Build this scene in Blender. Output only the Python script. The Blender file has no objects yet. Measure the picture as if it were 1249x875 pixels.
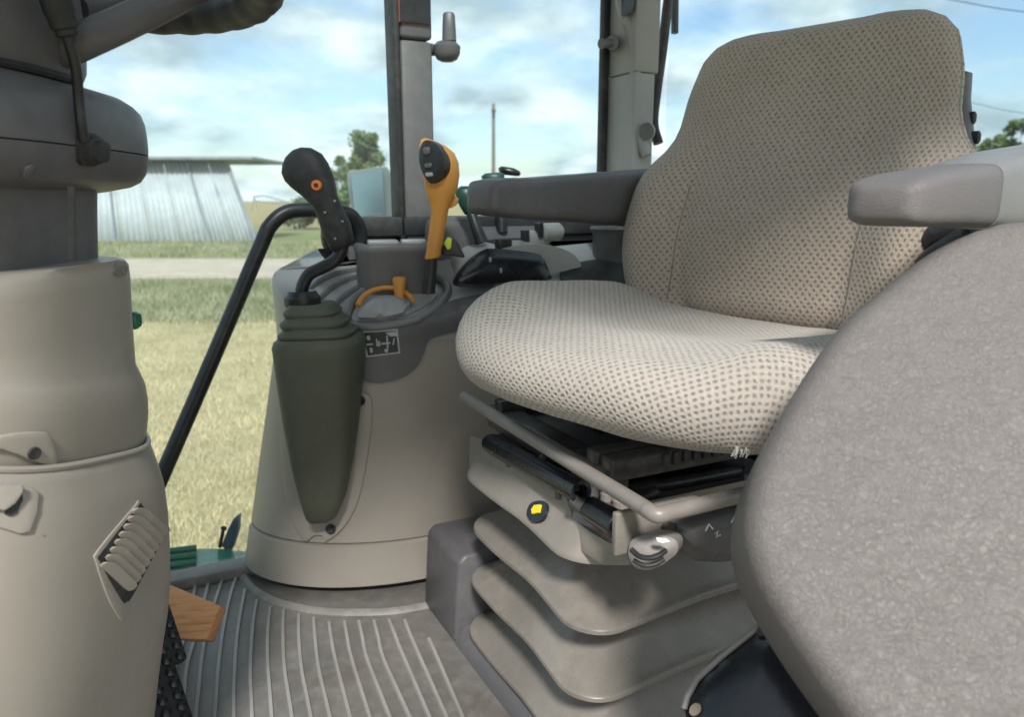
import bpy, bmesh, math, random
from mathutils import Vector, Matrix, noise
from mathutils.bvhtree import BVHTree
from mathutils.geometry import delaunay_2d_cdt

random.seed(7)
SC = bpy.context.scene
COL = SC.collection
rad = math.radians

# ------------------------------------------------------------------ camera, sky, sun, exposure
FZ = 1.35                    # height of the cab floor above the field
CAMZ = 2.0
FPX = 930.0
PITCH = rad(11.7)
cam_d = bpy.data.cameras.new('camera')
cam = bpy.data.objects.new('camera', cam_d)
COL.objects.link(cam)
cam.location = (0, 0, CAMZ)
cam.rotation_euler = (rad(90) - PITCH, 0, 0)
cam_d.sensor_width = 36.0
cam_d.lens = 36.0 * FPX / 1249.0
cam_d.clip_start = 0.02
cam_d.clip_end = 6000
cam_d.dof.use_dof = True
cam_d.dof.focus_distance = 0.82
cam_d.dof.aperture_fstop = 8.0
SC.camera = cam

SUN_EL, SUN_AZ = 43.0, 175.0          # degrees; azimuth measured from +Y towards +X (sun behind the viewer)
world = bpy.data.worlds.new('World')
SC.world = world
world.use_nodes = True
wn = world.node_tree.nodes
wl = world.node_tree.links
wn.clear()
def N(nodes, typ, **kw):
    n = nodes.new(typ)
    for k, v in kw.items():
        if k in n.inputs.keys() if isinstance(k, str) else False:
            n.inputs[k].default_value = v
        else:
            setattr(n, k, v)
    return n
w_out = wn.new('ShaderNodeOutputWorld')
w_bg = wn.new('ShaderNodeBackground')
sky = wn.new('ShaderNodeTexSky')
sky.sky_type = 'NISHITA'
sky.sun_disc = False
sky.sun_elevation = rad(SUN_EL)
sky.sun_rotation = rad(SUN_AZ)
sky.air_density = 1.0
sky.dust_density = 1.2
sky.ozone_density = 1.2
tc = wn.new('ShaderNodeTexCoord')
sep = wn.new('ShaderNodeSeparateXYZ')
wl.new(tc.outputs['Generated'], sep.inputs[0])
def wmath(op, a, b=None, clamp=False):
    m = wn.new('ShaderNodeMath'); m.operation = op; m.use_clamp = clamp
    for i, v in enumerate((a, b)):
        if v is None: continue
        if isinstance(v, (int, float)): m.inputs[i].default_value = v
        else: wl.new(v, m.inputs[i])
    return m.outputs[0]
zc = wmath('ADD', wmath('ABSOLUTE', sep.outputs[2]), 0.30)
cx = wmath('DIVIDE', sep.outputs[0], zc)
cy = wmath('DIVIDE', sep.outputs[1], zc)
comb = wn.new('ShaderNodeCombineXYZ')
wl.new(cx, comb.inputs[0]); wl.new(cy, comb.inputs[1])
n1 = wn.new('ShaderNodeTexNoise')
n1.inputs['Scale'].default_value = 2.0
n1.inputs['Detail'].default_value = 9
n1.inputs['Roughness'].default_value = 0.52
n1.inputs['Distortion'].default_value = 0.25
wl.new(comb.outputs[0], n1.inputs['Vector'])
cov = wn.new('ShaderNodeValToRGB')
cov.color_ramp.elements[0].position = 0.36
cov.color_ramp.elements[0].color = (0, 0, 0, 1)
cov.color_ramp.elements[1].position = 0.57
cov.color_ramp.elements[1].color = (1, 1, 1, 1)
wl.new(n1.outputs[0], cov.inputs[0])
# cloud shade: thicker parts greyer
n2 = wn.new('ShaderNodeTexNoise')
n2.inputs['Scale'].default_value = 3.6
n2.inputs['Detail'].default_value = 7
n2.inputs['Roughness'].default_value = 0.5
mp = wn.new('ShaderNodeMapping')
mp.inputs['Location'].default_value = (3.7, 1.3, 0.4)
wl.new(comb.outputs[0], mp.inputs[0])
wl.new(mp.outputs[0], n2.inputs['Vector'])
shade = wn.new('ShaderNodeValToRGB')
shade.color_ramp.elements[0].position = 0.36
shade.color_ramp.elements[0].color = (3.1, 3.8, 4.2, 1)
shade.color_ramp.elements[1].position = 0.62
shade.color_ramp.elements[1].color = (6.9, 7.3, 7.4, 1)
wl.new(n2.outputs[0], shade.inputs[0])
wmix = wn.new('ShaderNodeMix'); wmix.data_type = 'RGBA'
wl.new(cov.outputs[0], wmix.inputs[0])
wl.new(sky.outputs[0], wmix.inputs[6])
wl.new(shade.outputs[0], wmix.inputs[7])
wl.new(wmix.outputs[2], w_bg.inputs[0])
w_bg.inputs[1].default_value = 0.10
wl.new(w_bg.outputs[0], w_out.inputs[0])

sun_d = bpy.data.lights.new('sun', 'SUN')
sun = bpy.data.objects.new('sun', sun_d)
COL.objects.link(sun)
sun_d.energy = 2.6
sun_d.angle = rad(8)
sun_d.color = (1.0, 0.97, 0.94)
sdir = Vector((math.sin(rad(SUN_AZ)) * math.cos(rad(SUN_EL)), math.cos(rad(SUN_AZ)) * math.cos(rad(SUN_EL)), math.sin(rad(SUN_EL))))
sun.rotation_euler = sdir.to_track_quat('Z', 'Y').to_euler()
sun.location = (0, 0, 30)

SC.view_settings.view_transform = 'Standard'
SC.view_settings.look = 'None'
SC.view_settings.gamma = 1.0
SC.view_settings.exposure = 0.85
SC.render.engine = 'CYCLES'
SC.cycles.use_denoising = True
SC.cycles.max_bounces = 10
SC.cycles.diffuse_bounces = 6
SC.cycles.transparent_max_bounces = 16
SC.cycles.sample_clamp_indirect = 6.0

# ------------------------------------------------------------------ pixel rays
_f = Vector((0, math.cos(PITCH), -math.sin(PITCH)))
_u = Vector((0, math.sin(PITCH), math.cos(PITCH)))
_r = Vector((1, 0, 0))
CAM = Vector((0, 0, CAMZ))
def ray(px, py):
    return (_f * FPX + _r * (px - 624.5) + _u * (437.5 - py)).normalized()
def P(px, py, D):
    d = ray(px, py); return CAM + d * (D / d.y)
def PZ(px, py, z):
    d = ray(px, py); return CAM + d * ((z - CAMZ) / d.z)
def PP(px, py, pt, n):
    d = ray(px, py); return CAM + d * ((Vector(pt) - CAM).dot(n) / d.dot(n))

def frame(theta):
    t = rad(theta)
    L = Vector((math.cos(t), -math.sin(t), 0)); F = Vector((-math.sin(t), -math.cos(t), 0))
    return L, F
LB, FB = frame(63)           # tractor left and forward
RB = -FB; RI = -LB           # rear and right
LS, FS = frame(46)           # the swivelled seat
UP = Vector((0, 0, 1))

# ------------------------------------------------------------------ object helpers
WLOC = {}
def props(o, label=None, cat=None, group=None, kind=None):
    if label: o['label'] = label
    if cat: o['category'] = cat
    if group: o['group'] = group
    if kind: o['kind'] = kind
    return o
def thing(name, label, cat, loc=(0, 0, 0), group=None):
    o = bpy.data.objects.new(name, None)
    o.empty_display_size = 0.05
    COL.objects.link(o)
    o.location = loc
    WLOC[o.name] = Vector(loc)
    return props(o, label, cat, group)
def setparent(o, parent):
    if parent is not None:
        o.parent = parent
        o.matrix_parent_inverse = Matrix.Translation(-WLOC[parent.name])
def mesh_obj(name, verts, faces, mat, parent=None, smooth=True, sharp=40, bevel=0, bseg=2, subsurf=0, solid=0, uv=None, mats=None, fmat=None, origin=True):
    c = Vector((0, 0, 0))
    verts = [Vector(v) for v in verts]
    if origin and verts:
        lo = [min(v[i] for v in verts) for i in range(3)]; hi = [max(v[i] for v in verts) for i in range(3)]
        c = Vector(((lo[0] + hi[0]) / 2, (lo[1] + hi[1]) / 2, lo[2] if parent is None else (lo[2] + hi[2]) / 2))
    me = bpy.data.meshes.new(name)
    me.from_pydata([v - c for v in verts], [], faces)
    me.update()
    if uv is not None:
        ul = me.uv_layers.new(name='UVMap')
        for lp in me.loops:
            ul.data[lp.index].uv = uv[lp.vertex_index]
    if mats:
        for m in mats: me.materials.append(m)
        for p, k in zip(me.polygons, fmat): p.material_index = k
    else:
        me.materials.append(mat)
    bm = bmesh.new(); bm.from_mesh(me)
    bmesh.ops.recalc_face_normals(bm, faces=bm.faces)
    bm.to_mesh(me); bm.free()
    if smooth:
        me.shade_smooth()
        if sharp and not bevel: me.set_sharp_from_angle(angle=rad(sharp))
    o = bpy.data.objects.new(name, me)
    COL.objects.link(o)
    o.location = c
    WLOC[o.name] = c
    setparent(o, parent)
    if solid:
        md = o.modifiers.new('solid', 'SOLIDIFY'); md.thickness = solid; md.offset = 0
    if bevel:
        md = o.modifiers.new('bevel', 'BEVEL'); md.width = bevel; md.segments = bseg; md.limit_method = 'ANGLE'; md.angle_limit = rad(35)
        md.harden_normals = False
    if subsurf:
        md = o.modifiers.new('sub', 'SUBSURF'); md.levels = subsurf; md.render_levels = subsurf
    return o
def loft_data(rings, cap=True):
    n = len(rings[0]); V = []; Fc = []
    for r in rings: V += [Vector(p) for p in r]
    for i in range(len(rings) - 1):
        for j in range(n):
            k = (j + 1) % n
            Fc.append((i * n + j, i * n + k, (i + 1) * n + k, (i + 1) * n + j))
    if cap:
        Fc.append(tuple(range(n - 1, -1, -1)))
        m = (len(rings) - 1) * n
        Fc.append(tuple(range(m, m + n)))
    return V, Fc
def loft(name, rings, mat, parent=None, cap=True, **kw):
    V, Fc = loft_data(rings, cap)
    return mesh_obj(name, V, Fc, mat, parent, **kw)
def sgnpow(x, p): return math.copysign(abs(x) ** p, x)
def sring(c, A, B, a, b, p=2.0, n=32):
    c = Vector(c); out = []
    for i in range(n):
        t = 2 * math.pi * i / n
        out.append(c + A * (a * sgnpow(math.cos(t), 2 / p)) + B * (b * sgnpow(math.sin(t), 2 / p)))
    return out
def catmull(pts, k=8):
    pts = [Vector(p) for p in pts]
    if len(pts) < 3: 
        return [pts[0].lerp(pts[-1], i / k) for i in range(k + 1)]
    e = [pts[0] * 2 - pts[1]] + pts + [pts[-1] * 2 - pts[-2]]
    out = []
    for i in range(1, len(e) - 2):
        p0, p1, p2, p3 = e[i - 1:i + 3]
        for j in range(k):
            t = j / k
            out.append(0.5 * ((2 * p1) + (p2 - p0) * t + (2 * p0 - 5 * p1 + 4 * p2 - p3) * t * t + (3 * p1 - p0 - 3 * p2 + p3) * t ** 3))
    out.append(pts[-1])
    return out
def tube_data(path, r, n=12, flat=None, up=None):
    path = [Vector(p) for p in path]
    m = len(path); rings = []
    prev = None
    for i, p in enumerate(path):
        t = (path[min(i + 1, m - 1)] - path[max(i - 1, 0)]).normalized()
        if up is not None: side = t.cross(up)
        elif prev is None: side = t.orthogonal()
        else: side = prev - t * prev.dot(t)
        side.normalize(); prev = side
        nrm = side.cross(t).normalized()
        rr = r if isinstance(r, (int, float)) else r[0] + (r[1] - r[0]) * i / (m - 1) if len(r) == 2 else r[min(len(r) - 1, int(round(i * (len(r) - 1) / (m - 1))))]
        fl = 1.0 if flat is None else flat
        rings.append([p + side * (rr * math.cos(2 * math.pi * j / n)) + nrm * (rr * fl * math.sin(2 * math.pi * j / n)) for j in range(n)])
    return loft_data(rings)
def tube(name, path, r, mat, parent=None, n=12, k=0, flat=None, up=None, **kw):
    if k: path = catmull(path, k)
    V, Fc = tube_data(path, r, n, flat, up)
    return mesh_obj(name, V, Fc, mat, parent, **kw)
def box_data(c, A, B, C):
    c = Vector(c)
    V = [c + A * x + B * y + C * z for x in (-1, 1) for y in (-1, 1) for z in (-1, 1)]
    Fc = [(0, 1, 3, 2), (4, 6, 7, 5), (0, 4, 5, 1), (2, 3, 7, 6), (0, 2, 6, 4), (1, 5, 7, 3)]
    return V, Fc
def box(name, c, A, B, C, mat, parent=None, bevel=0.003, **kw):
    V, Fc = box_data(c, A, B, C)
    return mesh_obj(name, V, Fc, mat, parent, bevel=bevel, **kw)
class MB:
    def __init__(s): s.V = []; s.F = []
    def add(s, VF):
        V, Fc = VF; b = len(s.V)
        s.V += list(V); s.F += [tuple(i + b for i in f) for f in Fc]
        return s
    def box(s, c, A, B, C): return s.add(box_data(c, A, B, C))
    def tube(s, path, r, n=10, k=0, flat=None, up=None):
        return s.add(tube_data(catmull(path, k) if k else path, r, n, flat, up))
    def build(s, name, mat, parent=None, **kw): return mesh_obj(name, s.V, s.F, mat, parent, **kw)
def bvh_of(V, Fc): return BVHTree.FromPolygons([Vector(v) for v in V], Fc, all_triangles=False)
def bvh_obj(o):
    me = o.data; w = WLOC[o.name]
    return BVHTree.FromPolygons([v.co + w for v in me.vertices], [tuple(p.vertices) for p in me.polygons])
def cast(px, py, bvh, Dg=1.1):
    d = ray(px, py)
    h = bvh.ray_cast(CAM, d)
    if h[0] is None:
        q = P(px, py, Dg); h = bvh.find_nearest(q)
    loc, nrm = h[0], h[1]
    if nrm.dot(d) > 0: nrm = -nrm
    return loc, nrm
def dens(poly, step):
    out = []
    m = len(poly)
    for i in range(m):
        a, b = Vector(poly[i]), Vector(poly[(i + 1) % m])
        k = max(1, int((b - a).length / step))
        for j in range(k): out.append(a.lerp(b, j / k))
    return out
def smooth_poly(poly, k=5):
    pts = [Vector(p) for p in poly]; m = len(pts); out = []
    for i in range(m):
        p0, p1, p2, p3 = pts[i - 1], pts[i], pts[(i + 1) % m], pts[(i + 2) % m]
        for j in range(k):
            t = j / k
            out.append(0.5 * ((2 * p1) + (p2 - p0) * t + (2 * p0 - 5 * p1 + 4 * p2 - p3) * t * t + (3 * p1 - p0 - 3 * p2 + p3) * t ** 3))
    return out
def inside(p, poly):
    c = False; j = len(poly) - 1
    for i in range(len(poly)):
        a, b = poly[i], poly[j]
        if (a[1] > p[1]) != (b[1] > p[1]) and p[0] < (b[0] - a[0]) * (p[1] - a[1]) / (b[1] - a[1]) + a[0]: c = not c
        j = i
    return c
def edge_dist(p, poly):
    best = 1e9
    for i in range(len(poly)):
        a, b = Vector(poly[i - 1]), Vector(poly[i]); ab = b - a
        t = max(0, min(1, (Vector(p) - a).dot(ab) / max(ab.length_squared, 1e-9)))
        best = min(best, (a + ab * t - Vector(p)).length)
    return best
def tri2d(poly, step, grid, rings=()):
    out = dens(poly, step); n = len(out)
    pts = list(out)
    xs = [p[0] for p in out]; ys = [p[1] for p in out]
    y = min(ys)
    while y < max(ys):
        x = min(xs)
        while x < max(xs):
            if inside((x, y), out) and edge_dist((x, y), out) > grid * 0.45: pts.append(Vector((x, y)))
            x += grid
        y += grid
    r = delaunay_2d_cdt([Vector((p[0], p[1])) for p in pts], [(i, (i + 1) % n) for i in range(n)], [], 1, 1e-5)
    return [Vector(v) for v in r[0]], [tuple(f) for f in r[2]], out
def patch(name, poly, mapper, thick, mat, parent=None, step=5, grid=10, puff=None, **kw):
    """outline (pixels) -> front sheet through mapper(px,py)->(pos, normal), side walls and back"""
    V2, F2, out = tri2d(poly, step, grid)
    front = []; back = []
    for v in V2:
        p, n = mapper(v[0], v[1])
        h = puff(v, out) if puff else 0.0
        front.append(p + n * h); back.append(p - n * thick)
    m = len(V2)
    cnt = {}
    for f in F2:
        for i in range(len(f)):
            a, b = f[i], f[(i + 1) % len(f)]
            cnt[(a, b)] = 1
    Fc = list(F2) + [tuple(i + m for i in reversed(f)) for f in F2]
    for (a, b) in list(cnt):
        if (b, a) not in cnt: Fc.append((a, b, b + m, a + m)[::-1])
    return mesh_obj(name, front + back, Fc, mat, parent, **kw)
def on_bvh(bvh, off, Dg=1.1):
    def f(x, y):
        p, n = cast(x, y, bvh, Dg); return p + n * off, n
    return f
def on_plane(pt, n):
    n = Vector(n).normalized()
    if n.dot(Vector(pt) - CAM) > 0: n = -n
    def f(x, y): return PP(x, y, pt, n), n
    return f

# ------------------------------------------------------------------ materials
def new_mat(name):
    m = bpy.data.materials.new(name); m.use_nodes = True
    nt = m.node_tree; nt.nodes.clear()
    out = nt.nodes.new('ShaderNodeOutputMaterial')
    b = nt.nodes.new('ShaderNodeBsdfPrincipled')
    nt.links.new(b.outputs[0], out.inputs[0])
    return m, nt, b, out
def nz(nt, scale, detail=4, rough=0.5, vec=None, dist=0):
    n = nt.nodes.new('ShaderNodeTexNoise')
    n.inputs['Scale'].default_value = scale; n.inputs['Detail'].default_value = detail; n.inputs['Roughness'].default_value = rough
    n.inputs['Distortion'].default_value = dist
    if vec is not None: nt.links.new(vec, n.inputs['Vector'])
    return n.outputs[0]
def ramp(nt, fac, stops):
    r = nt.nodes.new('ShaderNodeValToRGB'); cr = r.color_ramp
    while len(cr.elements) < len(stops): cr.elements.new(0.5)
    for e, (p, c) in zip(cr.elements, stops):
        e.position = p
        e.color = (c, c, c, 1) if isinstance(c, (int, float)) else (*c, 1)
    nt.links.new(fac, r.inputs[0])
    return r.outputs[0]
def mth(nt, op, a, b=None, clamp=False):
    m = nt.nodes.new('ShaderNodeMath'); m.operation = op; m.use_clamp = clamp
    for i, v in enumerate((a, b)):
        if v is None: continue
        if isinstance(v, (int, float)): m.inputs[i].default_value = v
        else: nt.links.new(v, m.inputs[i])
    return m.outputs[0]
def mixc(nt, fac, a, b, typ='MIX'):
    m = nt.nodes.new('ShaderNodeMix'); m.data_type = 'RGBA'; m.blend_type = typ
    for i, v in ((0, fac), (6, a), (7, b)):
        if isinstance(v, (int, float)): m.inputs[i].default_value = v
        elif isinstance(v, tuple): m.inputs[i].default_value = (*v, 1)
        else: nt.links.new(v, m.inputs[i])
    return m.outputs[2]
def bump(nt, h, strength, dist, b, nrm=None):
    n = nt.nodes.new('ShaderNodeBump'); n.inputs['Strength'].default_value = strength; n.inputs['Distance'].default_value = dist
    nt.links.new(h, n.inputs['Height'])
    if nrm is not None: nt.links.new(nrm, n.inputs['Normal'])
    if b is not None: nt.links.new(n.outputs[0], b.inputs['Normal'])
    return n.outputs[0]
def gpos(nt):
    g = nt.nodes.new('ShaderNodeNewGeometry'); return g.outputs['Position']
def plastic(name, col, rough=0.5, grain=900, gstr=0.12, var=0.10, dust=0.12, spec=0.5, dustcol=(0.40, 0.36, 0.30), scuff=0.22):
    m, nt, b, out = new_mat(name)
    pos = gpos(nt)
    big = nz(nt, 7, 5, 0.6, pos)
    fine = nz(nt, 60, 4, 0.65, pos)
    c1 = mixc(nt, ramp(nt, big, [(0.3, 0.0), (0.7, 1.0)]), tuple(x * (1 - var) for x in col), tuple(min(1, x * (1 + var)) for x in col))
    d = mth(nt, 'MULTIPLY', ramp(nt, mth(nt, 'MULTIPLY', fine, big), [(0.22, 0.0), (0.42, 1.0)]), dust)
    c2 = mixc(nt, d, c1, dustcol)
    sc1 = nz(nt, 22, 8, 0.75, pos, 1.4)
    line = ramp(nt, sc1, [(0.488, 0.0), (0.5, 1.0), (0.512, 0.0)])
    c2 = mixc(nt, mth(nt, 'MULTIPLY', mth(nt, 'MULTIPLY', line, ramp(nt, nz(nt, 6, 3, 0.5, pos), [(0.5, 0.0), (0.65, 1.0)])), scuff), c2, tuple(min(1, x * 1.6 + 0.03) for x in col))
    nt.links.new(c2, b.inputs['Base Color'])
    r = mth(nt, 'ADD', mth(nt, 'MULTIPLY', ramp(nt, nz(nt, 18, 5, 0.7, pos), [(0.3, 0.0), (0.7, 1.0)]), 0.16), rough - 0.08)
    nt.links.new(r, b.inputs['Roughness'])
    b.inputs['Specular IOR Level'].default_value = spec
    if gstr:
        bump(nt, nz(nt, grain, 3, 0.6, pos), gstr, 0.0006, b)
    return m
M = {}
M['beige'] = plastic('beige_plastic', (0.312, 0.282, 0.241), 0.38, 1400, 0.10, 0.05, 0.10)
M['beige_dark'] = plastic('warm_grey_plastic', (0.190, 0.172, 0.150), 0.28, 1100, 0.16, 0.06, 0.2)
M['grey'] = plastic('grey_plastic', (0.100, 0.096, 0.100), 0.45, 1000, 0.15, 0.05, 0.08)
M['grey_light'] = plastic('light_grey_plastic', (0.33, 0.33, 0.33), 0.32, 1000, 0.15, 0.06, 0.2)
M['pillar'] = plastic('pillar_plastic', (0.115, 0.110, 0.109), 0.5, 700, 0.2, 0.06, 0.1)
M['pillar_light'] = plastic('pale_pillar_plastic', (0.29, 0.282, 0.265), 0.55, 700, 0.2, 0.06, 0.1)
M['black'] = plastic('black_plastic', (0.013, 0.014, 0.016), 0.38, 900, 0.15, 0.1, 0.05)
M['rubber'] = plastic('black_rubber', (0.018, 0.019, 0.020), 0.6, 800, 0.2, 0.1, 0.10)
M['gloss_black'] = plastic('gloss_black', (0.012, 0.014, 0.018), 0.26, 300, 0.05, 0.1, 0.02)
M['olive'] = plastic('olive_rubber', (0.080, 0.086, 0.061), 0.55, 900, 0.15, 0.06, 0.10, dustcol=(0.2, 0.19, 0.15))
M['orange'] = plastic('orange_plastic', (0.62, 0.275, 0.055), 0.42, 1200, 0.08, 0.05, 0.06)
M['orange_red'] = plastic('orange_button', (0.85, 0.22, 0.05), 0.4, 1200, 0.05, 0.05, 0.0)
M['yellow'] = plastic('yellow_plastic', (0.80, 0.66, 0.02), 0.35, 1200, 0.0, 0.05, 0.0)
M['lime'] = plastic('lime_plastic', (0.62, 0.72, 0.05), 0.4, 1200, 0.0, 0.05, 0.0)
M['green'] = plastic('green_paint', (0.018, 0.16, 0.085), 0.3, 300, 0.03, 0.08, 0.15)
M['dgreen'] = plastic('dark_green_plastic', (0.010, 0.055, 0.045), 0.4, 900, 0.1, 0.08, 0.05)
M['grey_metal'] = plastic('painted_grey_bar', (0.24, 0.215, 0.195), 0.4, 500, 0.12, 0.08, 0.2)
M['white'] = plastic('white_mark', (0.75, 0.75, 0.73), 0.5, 500, 0.0, 0.03, 0.0)
M['bluegrey'] = plastic('blue_grey_plastic', (0.08, 0.11, 0.17), 0.4, 500, 0.0, 0.05, 0.1)
M['bronze'] = plastic('bronze_screw', (0.25, 0.2, 0.14), 0.35, 500, 0.0, 0.1, 0.1)
M['mechanism'] = plastic('greasy_steel', (0.050, 0.052, 0.054), 0.33, 160, 0.35, 0.5, 0.65, dustcol=(0.17, 0.14, 0.11))
M['arm_shell'] = plastic('armrest_shell_plastic', (0.185, 0.185, 0.185), 0.4, 1000, 0.3, 0.04, 0.1)
M['cover'] = plastic('cover_plastic', (0.235, 0.213, 0.186), 0.36, 900, 0.12, 0.05, 0.2)
M['knob'] = plastic('worn_knob', (0.26, 0.24, 0.225), 0.6, 260, 0.4, 0.15, 0.4)
M['seam'] = plastic('seam_thread', (0.20, 0.17, 0.14), 0.8, 900, 0.1, 0.1, 0.0)
M['deckgrey'] = plastic('deck_grey_plastic', (0.17, 0.168, 0.17), 0.34, 1000, 0.12, 0.06, 0.12)
M['pan'] = plastic('pan_steel', (0.12, 0.12, 0.123), 0.35, 120, 0.3, 0.35, 0.5, dustcol=(0.22, 0.19, 0.15))
M['wood_post'] = plastic('weathered_wood', (0.16, 0.14, 0.12), 0.8, 60, 0.3, 0.2, 0.2)
M['mark_red'] = plastic('red_print', (0.28, 0.07, 0.06), 0.5, 500, 0.0, 0.03, 0.0)

# leather grain panel
def grain_mat(name, col, cell=260, strength=0.55):
    m, nt, b, out = new_mat(name)
    pos = gpos(nt)
    warp = nz(nt, 30, 3, 0.5, pos)
    vd = nt.nodes.new('ShaderNodeVectorMath'); vd.operation = 'ADD'
    sc = nt.nodes.new('ShaderNodeVectorMath'); sc.operation = 'SCALE'; sc.inputs['Scale'].default_value = 0.012
    nv = nt.nodes.new('ShaderNodeTexNoise'); nv.inputs['Scale'].default_value = 45; nt.links.new(pos, nv.inputs['Vector'])
    nt.links.new(nv.outputs['Color'], sc.inputs[0]); nt.links.new(pos, vd.inputs[0]); nt.links.new(sc.outputs[0], vd.inputs[1])
    v = nt.nodes.new('ShaderNodeTexVoronoi'); v.feature = 'DISTANCE_TO_EDGE'; v.inputs['Scale'].default_value = cell
    nt.links.new(vd.outputs[0], v.inputs['Vector'])
    rdg = mth(nt, 'ABSOLUTE', mth(nt, 'SUBTRACT', nz(nt, cell * 0.55, 4, 0.6, vd.outputs[0], 0.8), 0.5))
    e = ramp(nt, rdg, [(0.0, 0.0), (0.10, 1.0)])
    fine = nz(nt, cell * 1.7, 4, 0.65, pos)
    mpn = nt.nodes.new('ShaderNodeMapping'); mpn.inputs['Scale'].default_value = (60, 60, 170); mpn.inputs['Rotation'].default_value = (0.2, 0.5, 0.3)
    nt.links.new(vd.outputs[0], mpn.inputs[0])
    rd2 = mth(nt, 'ABSOLUTE', mth(nt, 'SUBTRACT', nz(nt, 1.0, 3, 0.55, mpn.outputs[0], 0.6), 0.5))
    cre = ramp(nt, rd2, [(0.0, 0.0), (0.035, 1.0)])
    h2 = mth(nt, 'ADD', mth(nt, 'ADD', mth(nt, 'MULTIPLY', e, 0.45), mth(nt, 'MULTIPLY', fine, 0.7)), mth(nt, 'MULTIPLY', cre, 0.4))
    bump(nt, h2, strength, 0.00055, b)
    big = nz(nt, 9, 5, 0.6, pos)
    c = mixc(nt, ramp(nt, big, [(0.3, 0.0), (0.7, 1.0)]), tuple(x * 0.975 for x in col), tuple(x * 1.025 for x in col))
    c = mixc(nt, mth(nt, 'MULTIPLY', mth(nt, 'SUBTRACT', 1.0, e), 0.03), c, tuple(x * 0.75 for x in col))
    nt.links.new(c, b.inputs['Base Color'])
    r = mth(nt, 'ADD', mth(nt, 'MULTIPLY', fine, 0.12), 0.42)
    nt.links.new(r, b.inputs['Roughness'])
    return m
M['grain'] = grain_mat('grained_panel', (0.180, 0.163, 0.154), 620, 0.9)
M['grain_arm'] = grain_mat('grained_armrest', (0.150, 0.138, 0.138), 800, 0.5)

# knit seat fabric: honeycomb of dark dimples over a light weave
def fabric(name, col, dark, spacing, worn=0.0):
    m, nt, b, out = new_mat(name)
    uvn = nt.nodes.new('ShaderNodeUVMap')
    sepn = nt.nodes.new('ShaderNodeSeparateXYZ')
    pos = gpos(nt)
    nv = nt.nodes.new('ShaderNodeTexNoise'); nv.inputs['Scale'].default_value = 160; nv.inputs['Detail'].default_value = 2; nt.links.new(pos, nv.inputs['Vector'])
    sc = nt.nodes.new('ShaderNodeVectorMath'); sc.operation = 'SCALE'; sc.inputs['Scale'].default_value = spacing * 0.5
    nt.links.new(nv.outputs['Color'], sc.inputs[0])
    ad = nt.nodes.new('ShaderNodeVectorMath'); ad.operation = 'ADD'
    nt.links.new(uvn.outputs[0], ad.inputs[0]); nt.links.new(sc.outputs[0], ad.inputs[1])
    nt.links.new(ad.outputs[0], sepn.inputs[0])
    x = mth(nt, 'DIVIDE', sepn.outputs[0], spacing)
    y = mth(nt, 'DIVIDE', sepn.outputs[1], spacing * 1.15)
    def lat(ox, oy):
        fx = mth(nt, 'SUBTRACT', mth(nt, 'FRACT', mth(nt, 'ADD', x, ox)), 0.5)
        fy = mth(nt, 'MULTIPLY', mth(nt, 'SUBTRACT', mth(nt, 'FRACT', mth(nt, 'ADD', y, oy)), 0.5), 1.15)
        return mth(nt, 'SQRT', mth(nt, 'ADD', mth(nt, 'MULTIPLY', fx, fx), mth(nt, 'MULTIPLY', fy, fy)))
    d = mth(nt, 'MINIMUM', lat(0, 0), lat(0.5, 0.5))
    dot = ramp(nt, d, [(0.05, 1.0), (0.31, 0.0)])
    # thread ribs
    ribs = mth(nt, 'SINE', mth(nt, 'MULTIPLY', mth(nt, 'ADD', mth(nt, 'MULTIPLY', x, 6.0), mth(nt, 'MULTIPLY', y, 3.0)), 6.283))
    ribs = mth(nt, 'ADD', mth(nt, 'MULTIPLY', ribs, 0.5), 0.5)
    big = nz(nt, 9, 5, 0.6, pos)
    base = mixc(nt, ramp(nt, big, [(0.25, 0.0), (0.75, 1.0)]), tuple(c * 0.9 for c in col), tuple(min(1, c * 1.08) for c in col))
    base = mixc(nt, mth(nt, 'MULTIPLY', mth(nt, 'SUBTRACT', 1.0, ribs), 0.42), base, dark)
    c = mixc(nt, mth(nt, 'MULTIPLY', mth(nt, 'MULTIPLY', dot, ramp(nt, nz(nt, 230, 2, 0.5, pos), [(0.3, 0.55), (0.6, 1.0)])), 0.85), base, dark)
    nt.links.new(c, b.inputs['Base Color'])
    b.inputs['Roughness'].default_value = 0.85
    b.inputs['Specular IOR Level'].default_value = 0.2
    b.inputs['Sheen Weight'].default_value = 0.25
    b.inputs['Sheen Roughness'].default_value = 0.4
    h = mth(nt, 'ADD', mth(nt, 'MULTIPLY', mth(nt, 'SUBTRACT', 1.0, dot), 1.0), mth(nt, 'MULTIPLY', ribs, 0.22))
    h = mth(nt, 'ADD', h, mth(nt, 'MULTIPLY', nz(nt, 900, 2, 0.5, pos), 0.25))
    bump(nt, h, 0.8, 0.0016, b)
    return m
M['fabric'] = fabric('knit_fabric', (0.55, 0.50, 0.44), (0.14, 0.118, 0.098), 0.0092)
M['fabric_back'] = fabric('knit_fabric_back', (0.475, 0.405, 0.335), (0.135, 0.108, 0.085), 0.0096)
M['lining'] = plastic('torn_lining', (0.42, 0.41, 0.38), 0.9, 400, 0.4, 0.05, 0.1)

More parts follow.
